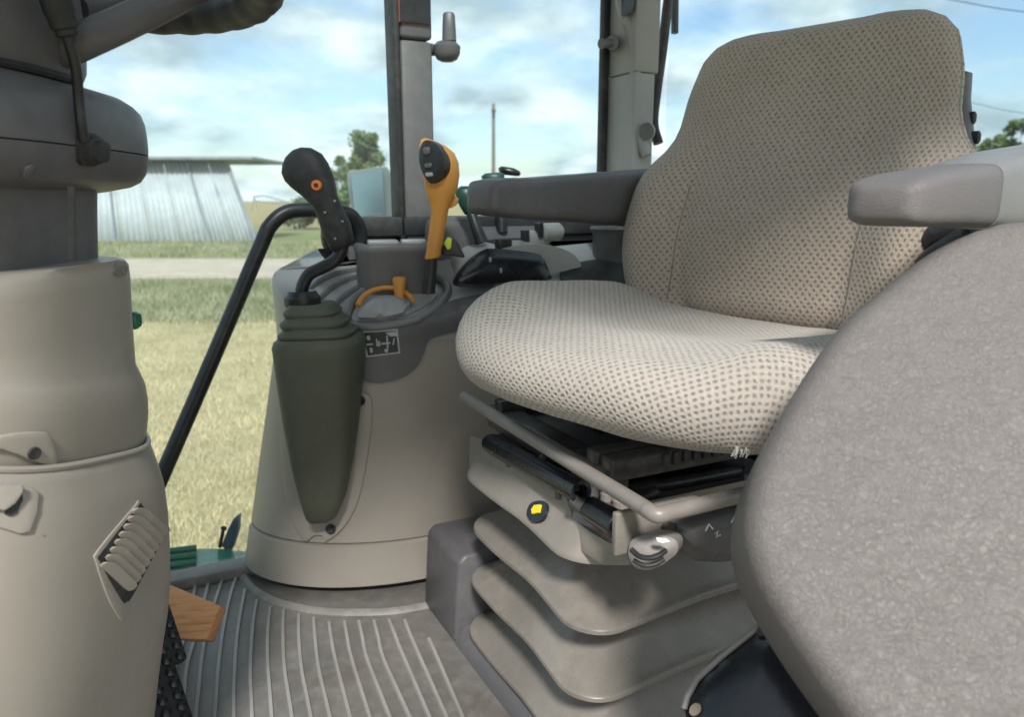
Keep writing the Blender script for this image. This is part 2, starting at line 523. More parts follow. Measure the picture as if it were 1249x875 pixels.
# thin tinted glass: transmits with a teal cast, reflects by Fresnel
def glass_mat():
    m, nt, b, out = new_mat('tinted_glass')
    nt.nodes.remove(b)
    tr = nt.nodes.new('ShaderNodeBsdfTransparent'); tr.inputs[0].default_value = (0.905, 0.965, 0.97, 1)
    gl = nt.nodes.new('ShaderNodeBsdfGlossy'); gl.inputs['Roughness'].default_value = 0.02
    lw = nt.nodes.new('ShaderNodeLayerWeight'); lw.inputs[0].default_value = 0.5
    sch = mth(nt, 'ADD', mth(nt, 'MULTIPLY', mth(nt, 'POWER', lw.outputs['Facing'], 5.0), 0.45), 0.02)
    mx = nt.nodes.new('ShaderNodeMixShader')
    nt.links.new(sch, mx.inputs[0]); nt.links.new(tr.outputs[0], mx.inputs[1]); nt.links.new(gl.outputs[0], mx.inputs[2])
    df = nt.nodes.new('ShaderNodeBsdfDiffuse'); df.inputs[0].default_value = (0.75, 0.73, 0.68, 1)
    pos = gpos(nt)
    dust = mth(nt, 'MULTIPLY', ramp(nt, nz(nt, 5, 8, 0.7, pos, 0.5), [(0.35, 0.15), (0.75, 1.0)]), 0.05)
    mx2 = nt.nodes.new('ShaderNodeMixShader')
    nt.links.new(dust, mx2.inputs[0]); nt.links.new(mx.outputs[0], mx2.inputs[1]); nt.links.new(df.outputs[0], mx2.inputs[2])
    nt.links.new(mx2.outputs[0], out.inputs[0])
    return m
M['glass'] = glass_mat()

def floor_mat():
    m, nt, b, out = new_mat('dusty_floor_rubber')
    pos = gpos(nt)
    big = nz(nt, 5, 6, 0.62, pos); fine = nz(nt, 45, 5, 0.7, pos)
    c = mixc(nt, ramp(nt, big, [(0.32, 0.0), (0.68, 1.0)]), (0.122, 0.118, 0.112), (0.19, 0.175, 0.155))
    c = mixc(nt, mth(nt, 'MULTIPLY', ramp(nt, fine, [(0.45, 0.0), (0.75, 1.0)]), 0.45), c, (0.32, 0.30, 0.27))
    mud = mth(nt, 'MULTIPLY', ramp(nt, nz(nt, 11, 8, 0.72, pos, 0.6), [(0.52, 0.0), (0.66, 1.0)]), 0.55)
    c = mixc(nt, mud, c, (0.115, 0.092, 0.068))
    nt.links.new(c, b.inputs['Base Color'])
    nt.links.new(mth(nt, 'ADD', mth(nt, 'MULTIPLY', fine, 0.3), 0.36), b.inputs['Roughness'])
    bump(nt, fine, 0.25, 0.002, b)
    return m
M['floor'] = floor_mat()
M['rib'] = plastic('sheen_rib_rubber', (0.29, 0.275, 0.255), 0.36, 300, 0.2, 0.2, 0.2)  # lighter than the mat: specular sheen and dust put into the colour
def wood_mat():
    m, nt, b, out = new_mat('orange_wood')
    tcn = nt.nodes.new('ShaderNodeTexCoord')
    mpn = nt.nodes.new('ShaderNodeMapping'); mpn.inputs['Scale'].default_value = (10, 10, 120)
    nt.links.new(tcn.outputs['Object'], mpn.inputs[0])
    w = nt.nodes.new('ShaderNodeTexNoise'); w.inputs['Scale'].default_value = 1.4; w.inputs['Detail'].default_value = 5; w.inputs['Distortion'].default_value = 0.6
    nt.links.new(mpn.outputs[0], w.inputs['Vector'])
    c = ramp(nt, w.outputs[0], [(0.3, (0.52, 0.22, 0.08)), (0.5, (0.70, 0.34, 0.15)), (0.7, (0.78, 0.42, 0.21))])
    nt.links.new(c, b.inputs['Base Color']); b.inputs['Roughness'].default_value = 0.6
    bump(nt, w.outputs[0], 0.3, 0.001, b)
    return m
M['wood'] = wood_mat()
def ground_mat():
    m, nt, b, out = new_mat('prairie_ground')
    pos = gpos(nt)
    sp = nt.nodes.new('ShaderNodeSeparateXYZ'); nt.links.new(pos, sp.inputs[0])
    wob = mth(nt, 'MULTIPLY', mth(nt, 'SUBTRACT', nz(nt, 0.16, 4, 0.6, pos), 0.5), 9.0)
    dist = mth(nt, 'ADD', mth(nt, 'ADD', sp.outputs[1], mth(nt, 'MULTIPLY', sp.outputs[0], 0.06)), wob)
    zone = mth(nt, 'DIVIDE', dist, 120.0, True)
    col = ramp(nt, zone, [(0.0, (0.50, 0.43, 0.25)), (0.092, (0.50, 0.43, 0.25)), (0.112, (0.17, 0.20, 0.085)), (0.150, (0.24, 0.23, 0.13)),
                          (0.24, (0.26, 0.26, 0.14)), (0.28, (0.34, 0.31, 0.16)), (0.33, (0.17, 0.21, 0.08)), (0.42, (0.20, 0.22, 0.09)), (0.60, (0.36, 0.26, 0.12)), (1.0, (0.36, 0.27, 0.13))])
    n1 = nz(nt, 1.6, 8, 0.7, pos); n2 = nz(nt, 14, 6, 0.7, pos)
    col = mixc(nt, mth(nt, 'MULTIPLY', ramp(nt, n1, [(0.42, 0.0), (0.62, 1.0)]), 0.55), col, (0.26, 0.25, 0.11))
    col = mixc(nt, mth(nt, 'MULTIPLY', ramp(nt, n2, [(0.45, 0.0), (0.65, 1.0)]), 0.5), col, (0.50, 0.41, 0.24))
    nt.links.new(col, b.inputs['Base Color']); b.inputs['Roughness'].default_value = 0.95
    bump(nt, n2, 0.8, 0.05, b)
    return m
M['ground'] = ground_mat()
def simple_noise(name, c0, c1, scale, rough=0.9, bstr=0.3, bd=0.02):
    m, nt, b, out = new_mat(name)
    pos = gpos(nt); n = nz(nt, scale, 6, 0.65, pos)
    nt.links.new(ramp(nt, n, [(0.3, c0), (0.7, c1)]), b.inputs['Base Color'])
    b.inputs['Roughness'].default_value = rough
    if bstr: bump(nt, n, bstr, bd, b)
    return m
M['gravel'] = simple_noise('gravel_road', (0.40, 0.33, 0.25), (0.58, 0.49, 0.38), 1.2)
M['grass'] = simple_noise('dry_grass', (0.42, 0.35, 0.18), (0.74, 0.62, 0.38), 0.9, 0.9, 0)
M['grass_green'] = simple_noise('green_grass', (0.14, 0.18, 0.07), (0.46, 0.43, 0.29), 0.55, 0.9, 0)
M['sheet'] = simple_noise('galvanised_sheet', (0.36, 0.39, 0.40), (0.48, 0.51, 0.52), 1.2, 0.55, 0)
M['sheet_dark'] = simple_noise('weathered_sheet', (0.18, 0.20, 0.21), (0.28, 0.30, 0.31), 2.0, 0.6, 0)
M['bark'] = simple_noise('bark', (0.07, 0.055, 0.04), (0.15, 0.12, 0.09), 8.0)
def leaf_mat(name, c0, c1):
    m, nt, b, out = new_mat(name)
    oi = nt.nodes.new('ShaderNodeNewGeometry')
    c = ramp(nt, oi.outputs['Random Per Island'], [(0.0, c0), (1.0, c1)])
    nt.links.new(c, b.inputs['Base Color']); b.inputs['Roughness'].default_value = 0.6
    tr = nt.nodes.new('ShaderNodeBsdfTranslucent'); nt.links.new(c, tr.inputs[0])
    mx = nt.nodes.new('ShaderNodeMixShader'); mx.inputs[0].default_value = 0.35
    nt.links.new(b.outputs[0], mx.inputs[1]); nt.links.new(tr.outputs[0], mx.inputs[2]); nt.links.new(mx.outputs[0], out.inputs[0])
    return m
M['leaf'] = leaf_mat('tree_leaves', (0.09, 0.14, 0.055), (0.24, 0.32, 0.13))
M['leaf2'] = leaf_mat('bush_leaves', (0.07, 0.10, 0.05), (0.17, 0.21, 0.11))
def mirror_mat():
    m, nt, b, out = new_mat('mirror_glass')
    b.inputs['Base Color'].default_value = (0.47, 0.53, 0.55, 1); b.inputs['Metallic'].default_value = 1.0; b.inputs['Roughness'].default_value = 0.18
    return m
M['mirror'] = mirror_mat()
# ------------------------------------------------------------------ the field outside
def grid_sheet(name, x0, x1, y0, y1, nx, ny, zf, mat):
    V = []; Fc = []
    for j in range(ny + 1):
        for i in range(nx + 1):
            x = x0 + (x1 - x0) * i / nx; y = y0 + (y1 - y0) * j / ny
            V.append((x, y, zf(x, y)))
    for j in range(ny):
        for i in range(nx):
            a = j * (nx + 1) + i
            Fc.append((a, a + 1, a + nx + 2, a + nx + 1))
    return mesh_obj(name, V, Fc, mat, None, origin=False)
ground = grid_sheet('ground', -3000, 3000, -3000, 3000, 40, 40, lambda x, y: 0.0, M['ground'])
props(ground, 'dry prairie grass field stretching to the horizon', 'ground', kind='structure')
road = grid_sheet('gravel_road', -200, 200, 19.6, 26.4, 60, 1, lambda x, y: 0.012, M['gravel'])
for v in road.data.vertices:                      # uneven verges
    v.co.y += noise.noise(Vector((v.co.x * 0.13, v.co.y, 0))) * 0.9 - v.co.x * 0.03
props(road, 'pale gravel road crossing behind the dry grass', 'road', kind='structure')

def blades(name, region, count, h, w, mat, label, seed):
    rnd = random.Random(seed); V = []; Fc = []
    for i in range(count):
        x, y = region(rnd)
        a = rnd.uniform(0, math.pi); hh = h * rnd.uniform(0.5, 1.5)
        dx, dy = math.cos(a) * w, math.sin(a) * w
        lx, ly = rnd.gauss(0, 0.45) * hh, rnd.gauss(0, 0.45) * hh
        b = len(V)
        V += [(x - dx, y - dy, 0), (x + dx, y + dy, 0), (x + lx, y + ly, hh)]
        Fc.append((b, b + 1, b + 2))
    o = mesh_obj(name, V, Fc, mat, None, smooth=False, origin=False)
    return props(o, label, 'grass', kind='stuff')
def reg_near(r):
    y = 3.2 + 10.5 * r.random() ** 1.3; return (-0.62 * y + r.random() * (0.62 - 0.05) * y, y)
blades('dry_grass', reg_near, 42000, 0.045, 0.005, M['grass'], 'short yellow dry grass beside the tractor', 3)
def reg_mid(r):
    y = 12.5 + 6.5 * r.random(); return (-0.62 * y + r.random() * 0.58 * y, y)
blades('green_grass', reg_mid, 16000, 0.16, 0.010, M['grass_green'], 'greyish green weeds on the near side of the gravel road', 4)
def reg_far(r):
    y = 27.5 + 9.5 * r.random(); return (-0.62 * y + r.random() * 0.58 * y, y)
blades('verge_grass', reg_far, 12000, 0.2, 0.016, M['grass_green'], 'green verge grass between gravel road and metal shed', 5)

# metal shed: sloping corrugated windbreak wall with a flat roof
shed = thing('metal_shed', 'low shed with slanting white corrugated metal wall and flat dark roof', 'shed', (-16, 38, 0))
D_S = 38.0
def wallpt(x, t, D=D_S):
    """x = pixel at the top edge, t = 0 top .. 1 bottom; the right end slants outwards"""
    xb = x + (313 - 276) * max(0, (x - 60) / (276 - 60)) ** 1.2
    top = P(x, 197, D + 1.2); bot = P(xb, 297, D - 0.6)
    bot.z = 0.05 + (bot.z - 0.05) * 0.0
    return top.lerp(bot, t)
def corr_sheet(x0, x1, n, name):
    V = []; Fc = []
    for i in range(n * 4 + 1):
        s = i / (n * 4); x = x0 + (x1 - x0) * s
        off = 0.045 * math.sin(2 * math.pi * s * n)
        for t in (0, 0.5, 1):
            p = wallpt(x, t); V.append(p + Vector((0, off, 0)))
    for i in range(n * 4):
        for k in range(2):
            a = i * 3 + k; Fc.append((a, a + 1, a + 4, a + 3))
    return mesh_obj(name, V, Fc, M['sheet'], shed, sharp=None, solid=0.01)
edges = [20, 62, 100, 137, 168, 199, 229, 253, 276]
for a, b in zip(edges, edges[1:]):
    corr_sheet(a + 0.35, b - 0.35, 5, 'wall_sheet')
for x in (132, 229):
    tube('seam_strip', [wallpt(x, 0) + Vector((0, -0.09, 0)), wallpt(x, 1) + Vector((0, -0.09, 0))], 0.055, M['sheet_dark'], shed, n=6)
tube('corner_trim', [wallpt(276.5, 0) + Vector((0, -0.07, 0)), wallpt(276.5, 1) + Vector((0, -0.07, 0))], 0.11, M['sheet_dark'], shed, n=6)
r0, r1 = P(10, 194, D_S + 1.0), P(314, 194, D_S + 1.0)
box('roof', (r0 + r1) / 2 + Vector((0, 2.2, 0.02)), Vector(((r1.x - r0.x) / 2, 0, 0)), Vector((0, 3.0, 0)), Vector((0, 0, 0.07)), M['sheet_dark'], shed, bevel=0.01)
for x in (30, 150, 262):
    q = P(x, 197, D_S + 4.5)
    tube('post', [Vector((q.x, q.y, 0)), Vector((q.x, q.y, r0.z))], 0.09, M['wood_post'], shed, n=8)
side_q = [wallpt(277, 0), wallpt(277, 1), wallpt(277, 1) + Vector((-2.4, 5, 0)), wallpt(277, 0) + Vector((-1.9, 4.0, 0))]
mesh_obj('side_wall', side_q, [(0, 1, 2, 3)], M['sheet_dark'], shed, smooth=False, solid=0.02)

def tree(name, base, h, rx, leaves, mat, label, cat, group, seed, leaf=0.16, trunk_r=0.12, shape=0.45, clumps=26):
    rnd = random.Random(seed)
    base = Vector(base)
    t = thing(name, label, cat, base, group)
    tb = MB()
    top = base + Vector((rnd.uniform(-.2, .2), 0, h * 0.8))
    tb.tube([base - Vector((0, 0, 0.05)), base.lerp(top, 0.45) + Vector((rnd.uniform(-.15, .15), 0, 0)), top], (trunk_r, trunk_r * 0.25), 7, 4)
    cl = []
    for i in range(clumps):
        a = rnd.uniform(0, 6.283); f = rnd.uniform(0.22, 1.0)
        rr = rx * (math.sin(min(1, (1.08 - f) * 1.5) * 1.57) ** shape) * rnd.uniform(0.35, 1.0)
        c = base + Vector((math.cos(a) * rr, math.sin(a) * rr, h * f))
        cl.append((c, rx * rnd.uniform(0.16, 0.36)))
        s = base.lerp(top, max(0.15, f - 0.25))
        tb.tube([s, c], (trunk_r * 0.28, trunk_r * 0.07), 5, 3)
    tb.build('trunk', M['bark'], t)
    V = []; Fc = []
    for i in range(leaves):
        c, r = rnd.choice(cl)
        d = Vector((rnd.gauss(0, 1), rnd.gauss(0, 1), rnd.gauss(0, 1.15))).normalized() * (r * rnd.random() ** 0.45 * rnd.uniform(0.8, 1.35))
        p = c + d
        a = Vector((rnd.uniform(-1, 1), rnd.uniform(-1, 1), rnd.uniform(-0.6, 1))).normalized()
        b = a.orthogonal().normalized(); s = leaf * rnd.uniform(0.6, 1.4)
        k = len(V)
        V += [p - a * s, p + b * s * 0.45, p + a * s, p - b * s * 0.45]
        Fc.append((k, k + 1, k + 2, k + 3))
    mesh_obj('crown', V, Fc, mat, t, smooth=False)
    return t
def foot(px, D):
    q = P(px, 300, D); return (q.x, q.y, 0)
tree('shade_tree', foot(420, 62), 5.6, 1.7, 5200, M['leaf'], 'leafy green tree left of a spiky taller one, seen past the black joystick', 'tree', 'trees across the road', 11, 0.17, 0.13, 0.5, 24)
tree('shade_tree', foot(450, 60), 6.7, 2.1, 6000, M['leaf'], 'taller green tree with ragged top beside the window pillar', 'tree', 'trees across the road', 12, 0.17, 0.15, 0.5, 26)
tree('low_bush', foot(372, 55), 1.9, 2.0, 1800, M['leaf2'], 'low grey green bush under the curved black handrail', 'bush', None, 13, 0.15, 0.07, 0.6, 16)
for i, (px, D, h, rx, lab) in enumerate([(1196, 40, 5.5, 1.0, 'small leafy tree whose top shows just beside the backrest above the near armrest'),
                                         (1226, 38, 6.0, 1.5, 'rounded green tree between two others above the near armrest'),
                                         (1262, 36, 6.6, 1.6, 'tallest green tree of the three above the near armrest'),
                                         (1330, 37, 6.4, 1.7, 'green tree past the tallest one behind the rear window')]):
    tree('roadside_tree', foot(px, D), h * 0.93, rx, 4200, M['leaf'], lab, 'tree', 'trees behind the rear window', 30 + i, 0.12, 0.12, 0.5, 24)

pole = thing('utility_pole', 'thin grey utility pole standing far behind the right window', 'pole', foot(602, 62))
pb = Vector(foot(602, 62)); pt = P(602, 126, 62)
tube('shaft', [pb, pt], (0.17, 0.12), M['wood_post'], pole, n=8)
box('crossarm', pt - Vector((0, 0, 0.5)), Vector((0.16, 0, 0)), Vector((0, 0.7, 0)), Vector((0, 0, 0.06)), M['wood_post'], pole, bevel=0)
w1 = tube('power_line', [P(1100, -12, 26), P(1175, 2, 25), P(1249, 14, 24), P(1500, 40, 22)], 0.014, M['rubber'], None, n=5, k=6)
props(w1, 'dark power line crossing the sky above the backrest corner', 'power line')
w2 = tube('power_line', [P(1000, 95, 46), P(1170, 122, 44), P(1249, 138, 43), P(1500, 170, 40)], 0.014, M['rubber'], None, n=5, k=6)
props(w2, 'faint power line crossing the sky just above the tree tops', 'power line')

piv = thing('irrigation_boom', 'distant dark irrigation boom standing on the tan field', 'irrigation boom', foot(330, 150))
pa, pc = P(309, 240, 150), P(352, 247, 150)
g = MB()
g.tube([pa, pa.lerp(pc, 0.35) + Vector((0, 0, 0.5)), pc], 0.13, 6, 6)
g.tube([pa - Vector((0, 0, 0.7)), pc - Vector((0, 0, 0.5))], 0.09, 6)
for k in range(9):
    s = k / 8
    g.tube([pa.lerp(pc, s) + Vector((0, 0, 0.2)), pa.lerp(pc, min(1, s + 0.06)) - Vector((0, 0, 0.6))], 0.06, 5)
g.build('truss', M['sheet_dark'], piv)
for s in (0.02, 0.97):
    q = pa.lerp(pc, s); 
    for dx in (-0.7, 0.7):
        tube('leg', [q, Vector((q.x + dx, q.y, 0))], 0.1, M['sheet_dark'], piv, n=6)

# ------------------------------------------------------------------ tractor cab
GC = 1.36                                    # offset of the right-hand glass from the camera along RI
def glass_pt(px, z):                          # point of the right-hand glass plane above pixel column px
    d = ray(px, 250); d = Vector((d.x, d.y, 0))
    t = GC / d.dot(RI)
    return Vector((d.x * t, d.y * t, FZ + z))
FC = glass_pt(770, 0)                         # rear right corner
cab = thing('tractor_cab', 'tractor cab shell with grey pillars and tinted panes round the seat', 'tractor cab', (0.1, 0.9, FZ))
CABW = 1.62
A0 = FC - RB * 1.75                           # front right corner
RZ = 1.56
def slab(name, pts, z0, z1, mat, parent, bevel=0.004):
    m = len(pts)
    V = [Vector((p.x, p.y, z0)) for p in pts] + [Vector((p.x, p.y, z1)) for p in pts]
    Fc = [tuple(range(m))[::-1], tuple(range(m, 2 * m))] + [(i, (i + 1) % m, (i + 1) % m + m, i + m) for i in range(m)]
    return mesh_obj(name, V, Fc, mat, parent, bevel=bevel)
rim = [A0 + RI * 0.06 - RB * 0.08, FC + RI * 0.06 + RB * 0.06, FC + LB * (CABW + 0.05) + RB * 0.06, A0 + LB * (CABW + 0.05) - RB * 0.08]
H0, H1, G0, G1 = 0.55, 1.30, 0.38, 1.20          # unseen hatch added for top light: along RB from front, LB from right
def rc(r, l): return A0 + RB * r + LB * l
RR1 = (FC - A0).length + 0.06
for q4 in ([rc(-0.08, -0.06), rc(H0, -0.06), rc(H0, CABW + 0.05), rc(-0.08, CABW + 0.05)], [rc(H1, -0.06), rc(RR1, -0.06), rc(RR1, CABW + 0.05), rc(H1, CABW + 0.05)],
           [rc(H0, -0.06), rc(H1, -0.06), rc(H1, G0), rc(H0, G0)], [rc(H0, G1), rc(H1, G1), rc(H1, CABW + 0.05), rc(H0, CABW + 0.05)]):
    slab('roof_section', q4, FZ + RZ, FZ + RZ + 0.14, M['pillar_light'], cab, 0.0)
slab('added_hatch_pane', [rc(H0 + 0.003, G0 + 0.003), rc(H1 - 0.003, G0 + 0.003), rc(H1 - 0.003, G1 - 0.003), rc(H0 + 0.003, G1 - 0.003)], FZ + RZ + 0.10, FZ + RZ + 0.106, M['glass'], cab, 0.0)
slab('floor_pan', [A0 + RI * 0.0, FC + RI * 0.0, FC + LB * CABW, A0 + LB * CABW], FZ - 0.10, FZ - 0.012, M['rubber'], cab, 0.01)
chas = [A0 + LB * 0.45, FC + LB * 0.45, FC + LB * 1.2, A0 + LB * 1.2]
slab('chassis', chas, 0.0, FZ - 0.102, M['green'], cab, 0.03)
# upright B pillar with black seal
def pillar(name, px0, px1, z0, z1, depth, mat, parent, lean=0.0, bevel=0.006):
    a, b = glass_pt(px0, 0), glass_pt(px1, 0)
    V = []
    for z, s in ((z0, 0), (z1, lean)):
        for q in (a, b, b + LB * depth, a + LB * depth):
            V.append(Vector((q.x, q.y, FZ + z)) - RB * s)
    Fc = [(3, 2, 1, 0), (4, 5, 6, 7)] + [(i, (i + 1) % 4, (i + 1) % 4 + 4, i + 4) for i in range(4)]
    return mesh_obj(name, V, Fc, mat, parent, bevel=bevel)
bp = pillar('door_pillar', 484, 521, 0.40, 0.92, 0.045, M['pillar'], cab, 0.0)
pillar('door_pillar', 484, 521, 0.923, RZ, 0.045, M['pillar'], cab, 0.0)
pillar('window_seal', 477.5, 484.3, 0.42, RZ, 0.05, M['rubber'], cab, 0.006, 0.003)
# flared pillar foot
pillar('pillar_foot', 506, 566, 0.40, 0.622, 0.07, M['pillar'], cab, 0.0, 0.02)
# rear corner post
pillar('corner_post', 734.5, 758, 0.50, 0.8905, 0.10, M['pillar_light'], cab, 0.0, 0.003)
pillar('corner_post', 734.5, 762, 0.892, RZ, 0.10, M['pillar_light'], cab, 0.0, 0.003)
pillar('window_seal', 726, 734, 0.45, RZ, 0.016, M['rubber'], cab, 0.0, 0.003)
# raised rim of the corner post and rear window seal
cp = glass_pt(800, 0)
tube('rear_window_seal', [P(824, -60, 1.70), P(815, 0, 1.70), P(808, 60, 1.70), P(801, 110, 1.69), P(797, 150, 1.68), P(803, 175, 1.67)], 0.011, M['rubber'], cab, n=10, k=6)
tube('post_ridge', [P(756, -60, 1.565), P(757, -5, 1.565), P(762, 20, 1.56), P(772, 40, 1.555), P(775, 90, 1.55), P(776, 150, 1.55), P(788, 190, 1.54)], 0.012, M['pillar_light'], cab, n=10, k=6)
loft('strap_socket', [sring(P(763, 0, 1.60), LB, UP, 0.03, 0.028, 4, 20), sring(P(763, 0, 1.54), LB, UP, 0.028, 0.026, 4, 20)], M['black'], cab)
lk = loft('latch_stub', [sring(P(747, 52, 1.60), _r, UP, 0.013, 0.015, 2, 16), sring(P(747, 52, 1.55), _r, UP, 0.012, 0.014, 2, 16)], M['grey'], cab)
tube('latch_pin', [P(733, 53, 1.535), P(746, 52, 1.55)], (0.010, 0.007), M['grey'], cab, n=10)
loft('grommet', [sring(P(789, 160, 1.60), _r, UP, 0.017, 0.019, 2, 18), sring(P(789, 160, 1.53), _r, UP, 0.014, 0.016, 2, 18)], M['pillar'], cab)
# sills under the glass
sa, sb = glass_pt(428, 0), glass_pt(735, 0)
box('window_sill', Vector(((sa.x + sb.x) / 2, (sa.y + sb.y) / 2, FZ + 0.605)) + LB * 0.02, (sb - sa) / 2, LB * 0.03, UP * 0.017, M['rubber'], cab)
box('sill_panel', Vector(((sa.x + sb.x) / 2, (sa.y + sb.y) / 2, FZ + 0.48)) + LB * 0.012, (sb - sa) / 2 * 1.05, LB * 0.010, UP * 0.106, M['grey'], cab)
fa, fb = glass_pt(-250, 0), glass_pt(500, 0)
box('door_sill', Vector(((fa.x + fb.x) / 2, (fa.y + fb.y) / 2, FZ + 0.004)) + LB * 0.02, (fb - fa) / 2, LB * 0.022, UP * 0.014, M['floor'], cab)
# panes
def pane(name, a, b, z0, z1, mat=None):
    d = (b - a).normalized(); n = Vector((-d.y, d.x, 0)) * 0.0025
    V = []
    for z in (z0, z1):
        for q in (a - n, b - n, b + n, a + n): V.append(Vector((q.x, q.y, FZ + z)))
    Fc = [(3, 2, 1, 0), (4, 5, 6, 7)] + [(i, (i + 1) % 4, (i + 1) % 4 + 4, i + 4) for i in range(4)]
    return mesh_obj(name, V, Fc, mat or M['glass'], cab, smooth=False)
pane('side_pane', A0 + RB * 0.06, glass_pt(481, 0), 0.02, RZ)
pane('quarter_pane', glass_pt(519, 0), glass_pt(730, 0), 0.60, RZ)
rr = FC + RB * 0.03
pane('rear_pane', rr + LB * 0.07, rr + LB * (CABW - 0.05), 0.45, RZ)
pane('windscreen', A0 + LB * 0.06, A0 + LB * (CABW - 0.06), 0.35, RZ)
for q in (A0 + LB * 0.04 + RB * 0.02, A0 + LB * (CABW - 0.04) + RB * 0.02):
    box('front_pillar', Vector((q.x, q.y, FZ + RZ / 2)), RB * 0.04, LB * 0.035, UP * (RZ / 2 - 0.002), M['pillar'], cab, 0.008)
q = rr + LB * (CABW - 0.02)
box('corner_post', Vector((q.x, q.y, FZ + RZ / 2)), RB * 0.05, LB * 0.04, UP * (RZ / 2 - 0.002), M['pillar_light'], cab, 0.01)
box('rear_sill', rr + LB * (CABW / 2) + UP * (0.225 - 0.0) - Vector((0, 0, 0)), LB * (CABW / 2 - 0.07), RB * 0.02, UP * 0.222, M['grey'], cab, 0.01)
box('front_wall', A0 + LB * (CABW / 2) + UP * 0.17, LB * (CABW / 2 - 0.08), RB * 0.02, UP * 0.17, M['grey'], cab, 0.01)

wl_ = thing('rear_wiper', 'short black wiper blade hanging at the top of the rear window', 'wiper', P(823, 20, 1.75))
tube('blade', [P(824, -60, 1.76), P(823, 40, 1.74)], 0.008, M['rubber'], wl_, n=8)
tube('arm', [P(826, -120, 1.78), P(825, -20, 1.765)], 0.006, M['black'], wl_, n=8)

# warning sticker on the pillar
dB = glass_pt(505, 0) + LB * 0.0475
st = thing('warning_sticker', 'dark warning sticker with red edge at top of window pillar', 'sticker', P(505, 8, dB.y - 0.002))
box('backing', P(505, -14, dB.y - 0.004), Vector((0.026, 0.013, 0)), Vector((0.0003, -0.0006, 0)), UP * 0.055, M['mark_red'], st, 0)
box('print_field', P(506, -14, dB.y - 0.0056), Vector((0.0246, 0.0123, 0)), Vector((0.0003, -0.0006, 0)), UP * 0.0535, M['black'], st, 0)
for k in range(6):
    yy = 15 - k * 3.4
    w = (0.017, 0.019, 0.015, 0.018, 0.012, 0.018)[k]
    box('print_line', P(505 - (0.019 - w) * 200, yy, dB.y - 0.0068), Vector((w, w * 0.5, 0)), Vector((0.0002, -0.0004, 0)), UP * 0.0011, M['grey_light'], st, 0)

# swivel bracket on the pillar
br = thing('swivel_bracket', 'small grey swivel bracket with upright stub on the window pillar', 'bracket', P(541, 58, 1.40))
DBk = 1.42
tube('arm', [P(519, 60, DBk + 0.02), P(534, 61, DBk)], (0.012, 0.009), M['grey'], br, n=12)
c0 = P(545, 61, DBk)
loft('hub', [sring(c0 + UP * z, _r, Vector((0, 1, 0)), r, r * 0.9, 2.6, 20) for z, r in ((-0.019, 0.010), (-0.015, 0.018), (-0.006, 0.023), (0.006, 0.024), (0.013, 0.017), (0.015, 0.011))], M['grey'], br)
c1 = P(548, 50, DBk)
loft('stub', [sring(c1 + UP * z, _r, Vector((0, 1, 0)), r, r, 3, 18) for z, r in ((0, 0.0125), (0.02, 0.0118), (0.042, 0.0105), (0.0455, 0.009), (0.047, 0.006))], M['grey'], br)

# handrail outside the right-hand door glass
hr = thing('door_handrail', 'bent black tubular handrail across the right door glass', 'handrail', P(198, 585, 1.20))
def hp(px, py, off): 
    n = RI; q = PP(px, py, glass_pt(400, 0) + LB * off, n); return q
tube('tube', [hp(150, 690, 0.06), hp(198, 580, 0.06), hp(262, 432, 0.06), hp(318, 300, 0.06), hp(330, 275, 0.06), hp(350, 259, 0.06), hp(380, 256, 0.06), hp(412, 258, 0.06), hp(429, 264, 0.058), hp(438, 280, 0.05), hp(440, 300, 0.045)], 0.0125, M['black'], hr, n=14, k=7)
loft('end_boss', [sring(hp(404, 288, o), RB, UP, r, r * 1.5, 2.4, 18) for o, r in ((0.0, 0.018), (0.06, 0.018), (0.068, 0.013))], M['black'], hr)

# exterior mirror beyond the glass
mq = P(452, 234, 2.35)
mi = thing('exterior_mirror', 'square pale framed mirror outside the glass beside window pillar', 'mirror', mq)
mo = on_plane(mq, Vector((0.05, -1, 0.05)))
patch('housing', smooth_poly([(424, 212), (440, 207), (464, 204), (473, 206), (482, 235), (483, 262), (462, 264), (444, 266), (430, 260)], 4), mo, 0.05, M['sheet'], mi, step=4, grid=8, bevel=0.004)
patch('mirror_glass', [(428, 213), (466, 207), (470, 262), (440, 264), (432, 255)], on_plane(mq - Vector((0, 0.004, 0)), Vector((0.05, -1, 0.05))), 0.002, M['mirror'], mi, step=6, grid=12)
tube('stem', [mq + Vector((0.02, 0.03, -0.06)), mq + Vector((0.05, 0.02, -0.5)), mq + Vector((0.05, -0.02, -1.6)), Vector((mq.x + 0.05, mq.y, 0.0))], 0.014, M['black'], mi, n=8, k=4)

# green platform outside the door sill
gp = thing('outside_step', 'green painted step outside the right door glass', 'step', PZ(235, 690, FZ - 0.12))
zst = FZ - 0.10
pl = [PZ(150, 690, zst), PZ(200, 672, zst), PZ(245, 668, zst), PZ(284, 668, zst), PZ(300, 690, zst), PZ(290, 715, zst), PZ(150, 735, zst)]
slab('tread', pl, zst - 0.04, zst, M['green'], gp, 0.008)
for k in range(3):
    a, b = PZ(190, 678 + k * 9, zst), PZ(240, 672 + k * 9, zst)
    tube('tread_rib', [a + UP * 0.006, b + UP * 0.006], 0.008, M['green'], gp, n=6)
tube('support', [Vector((pl[3].x, pl[3].y, zst - 0.02)), Vector((pl[3].x + 0.05, pl[3].y - 0.1, 0.0))], 0.03, M['green'], gp, n=8)
sb_ = thing('marker_bracket', 'small blue grey marker bracket standing on green outside step', 'bracket', PZ(280, 668, zst))
dq = PZ(281, 668, zst).y
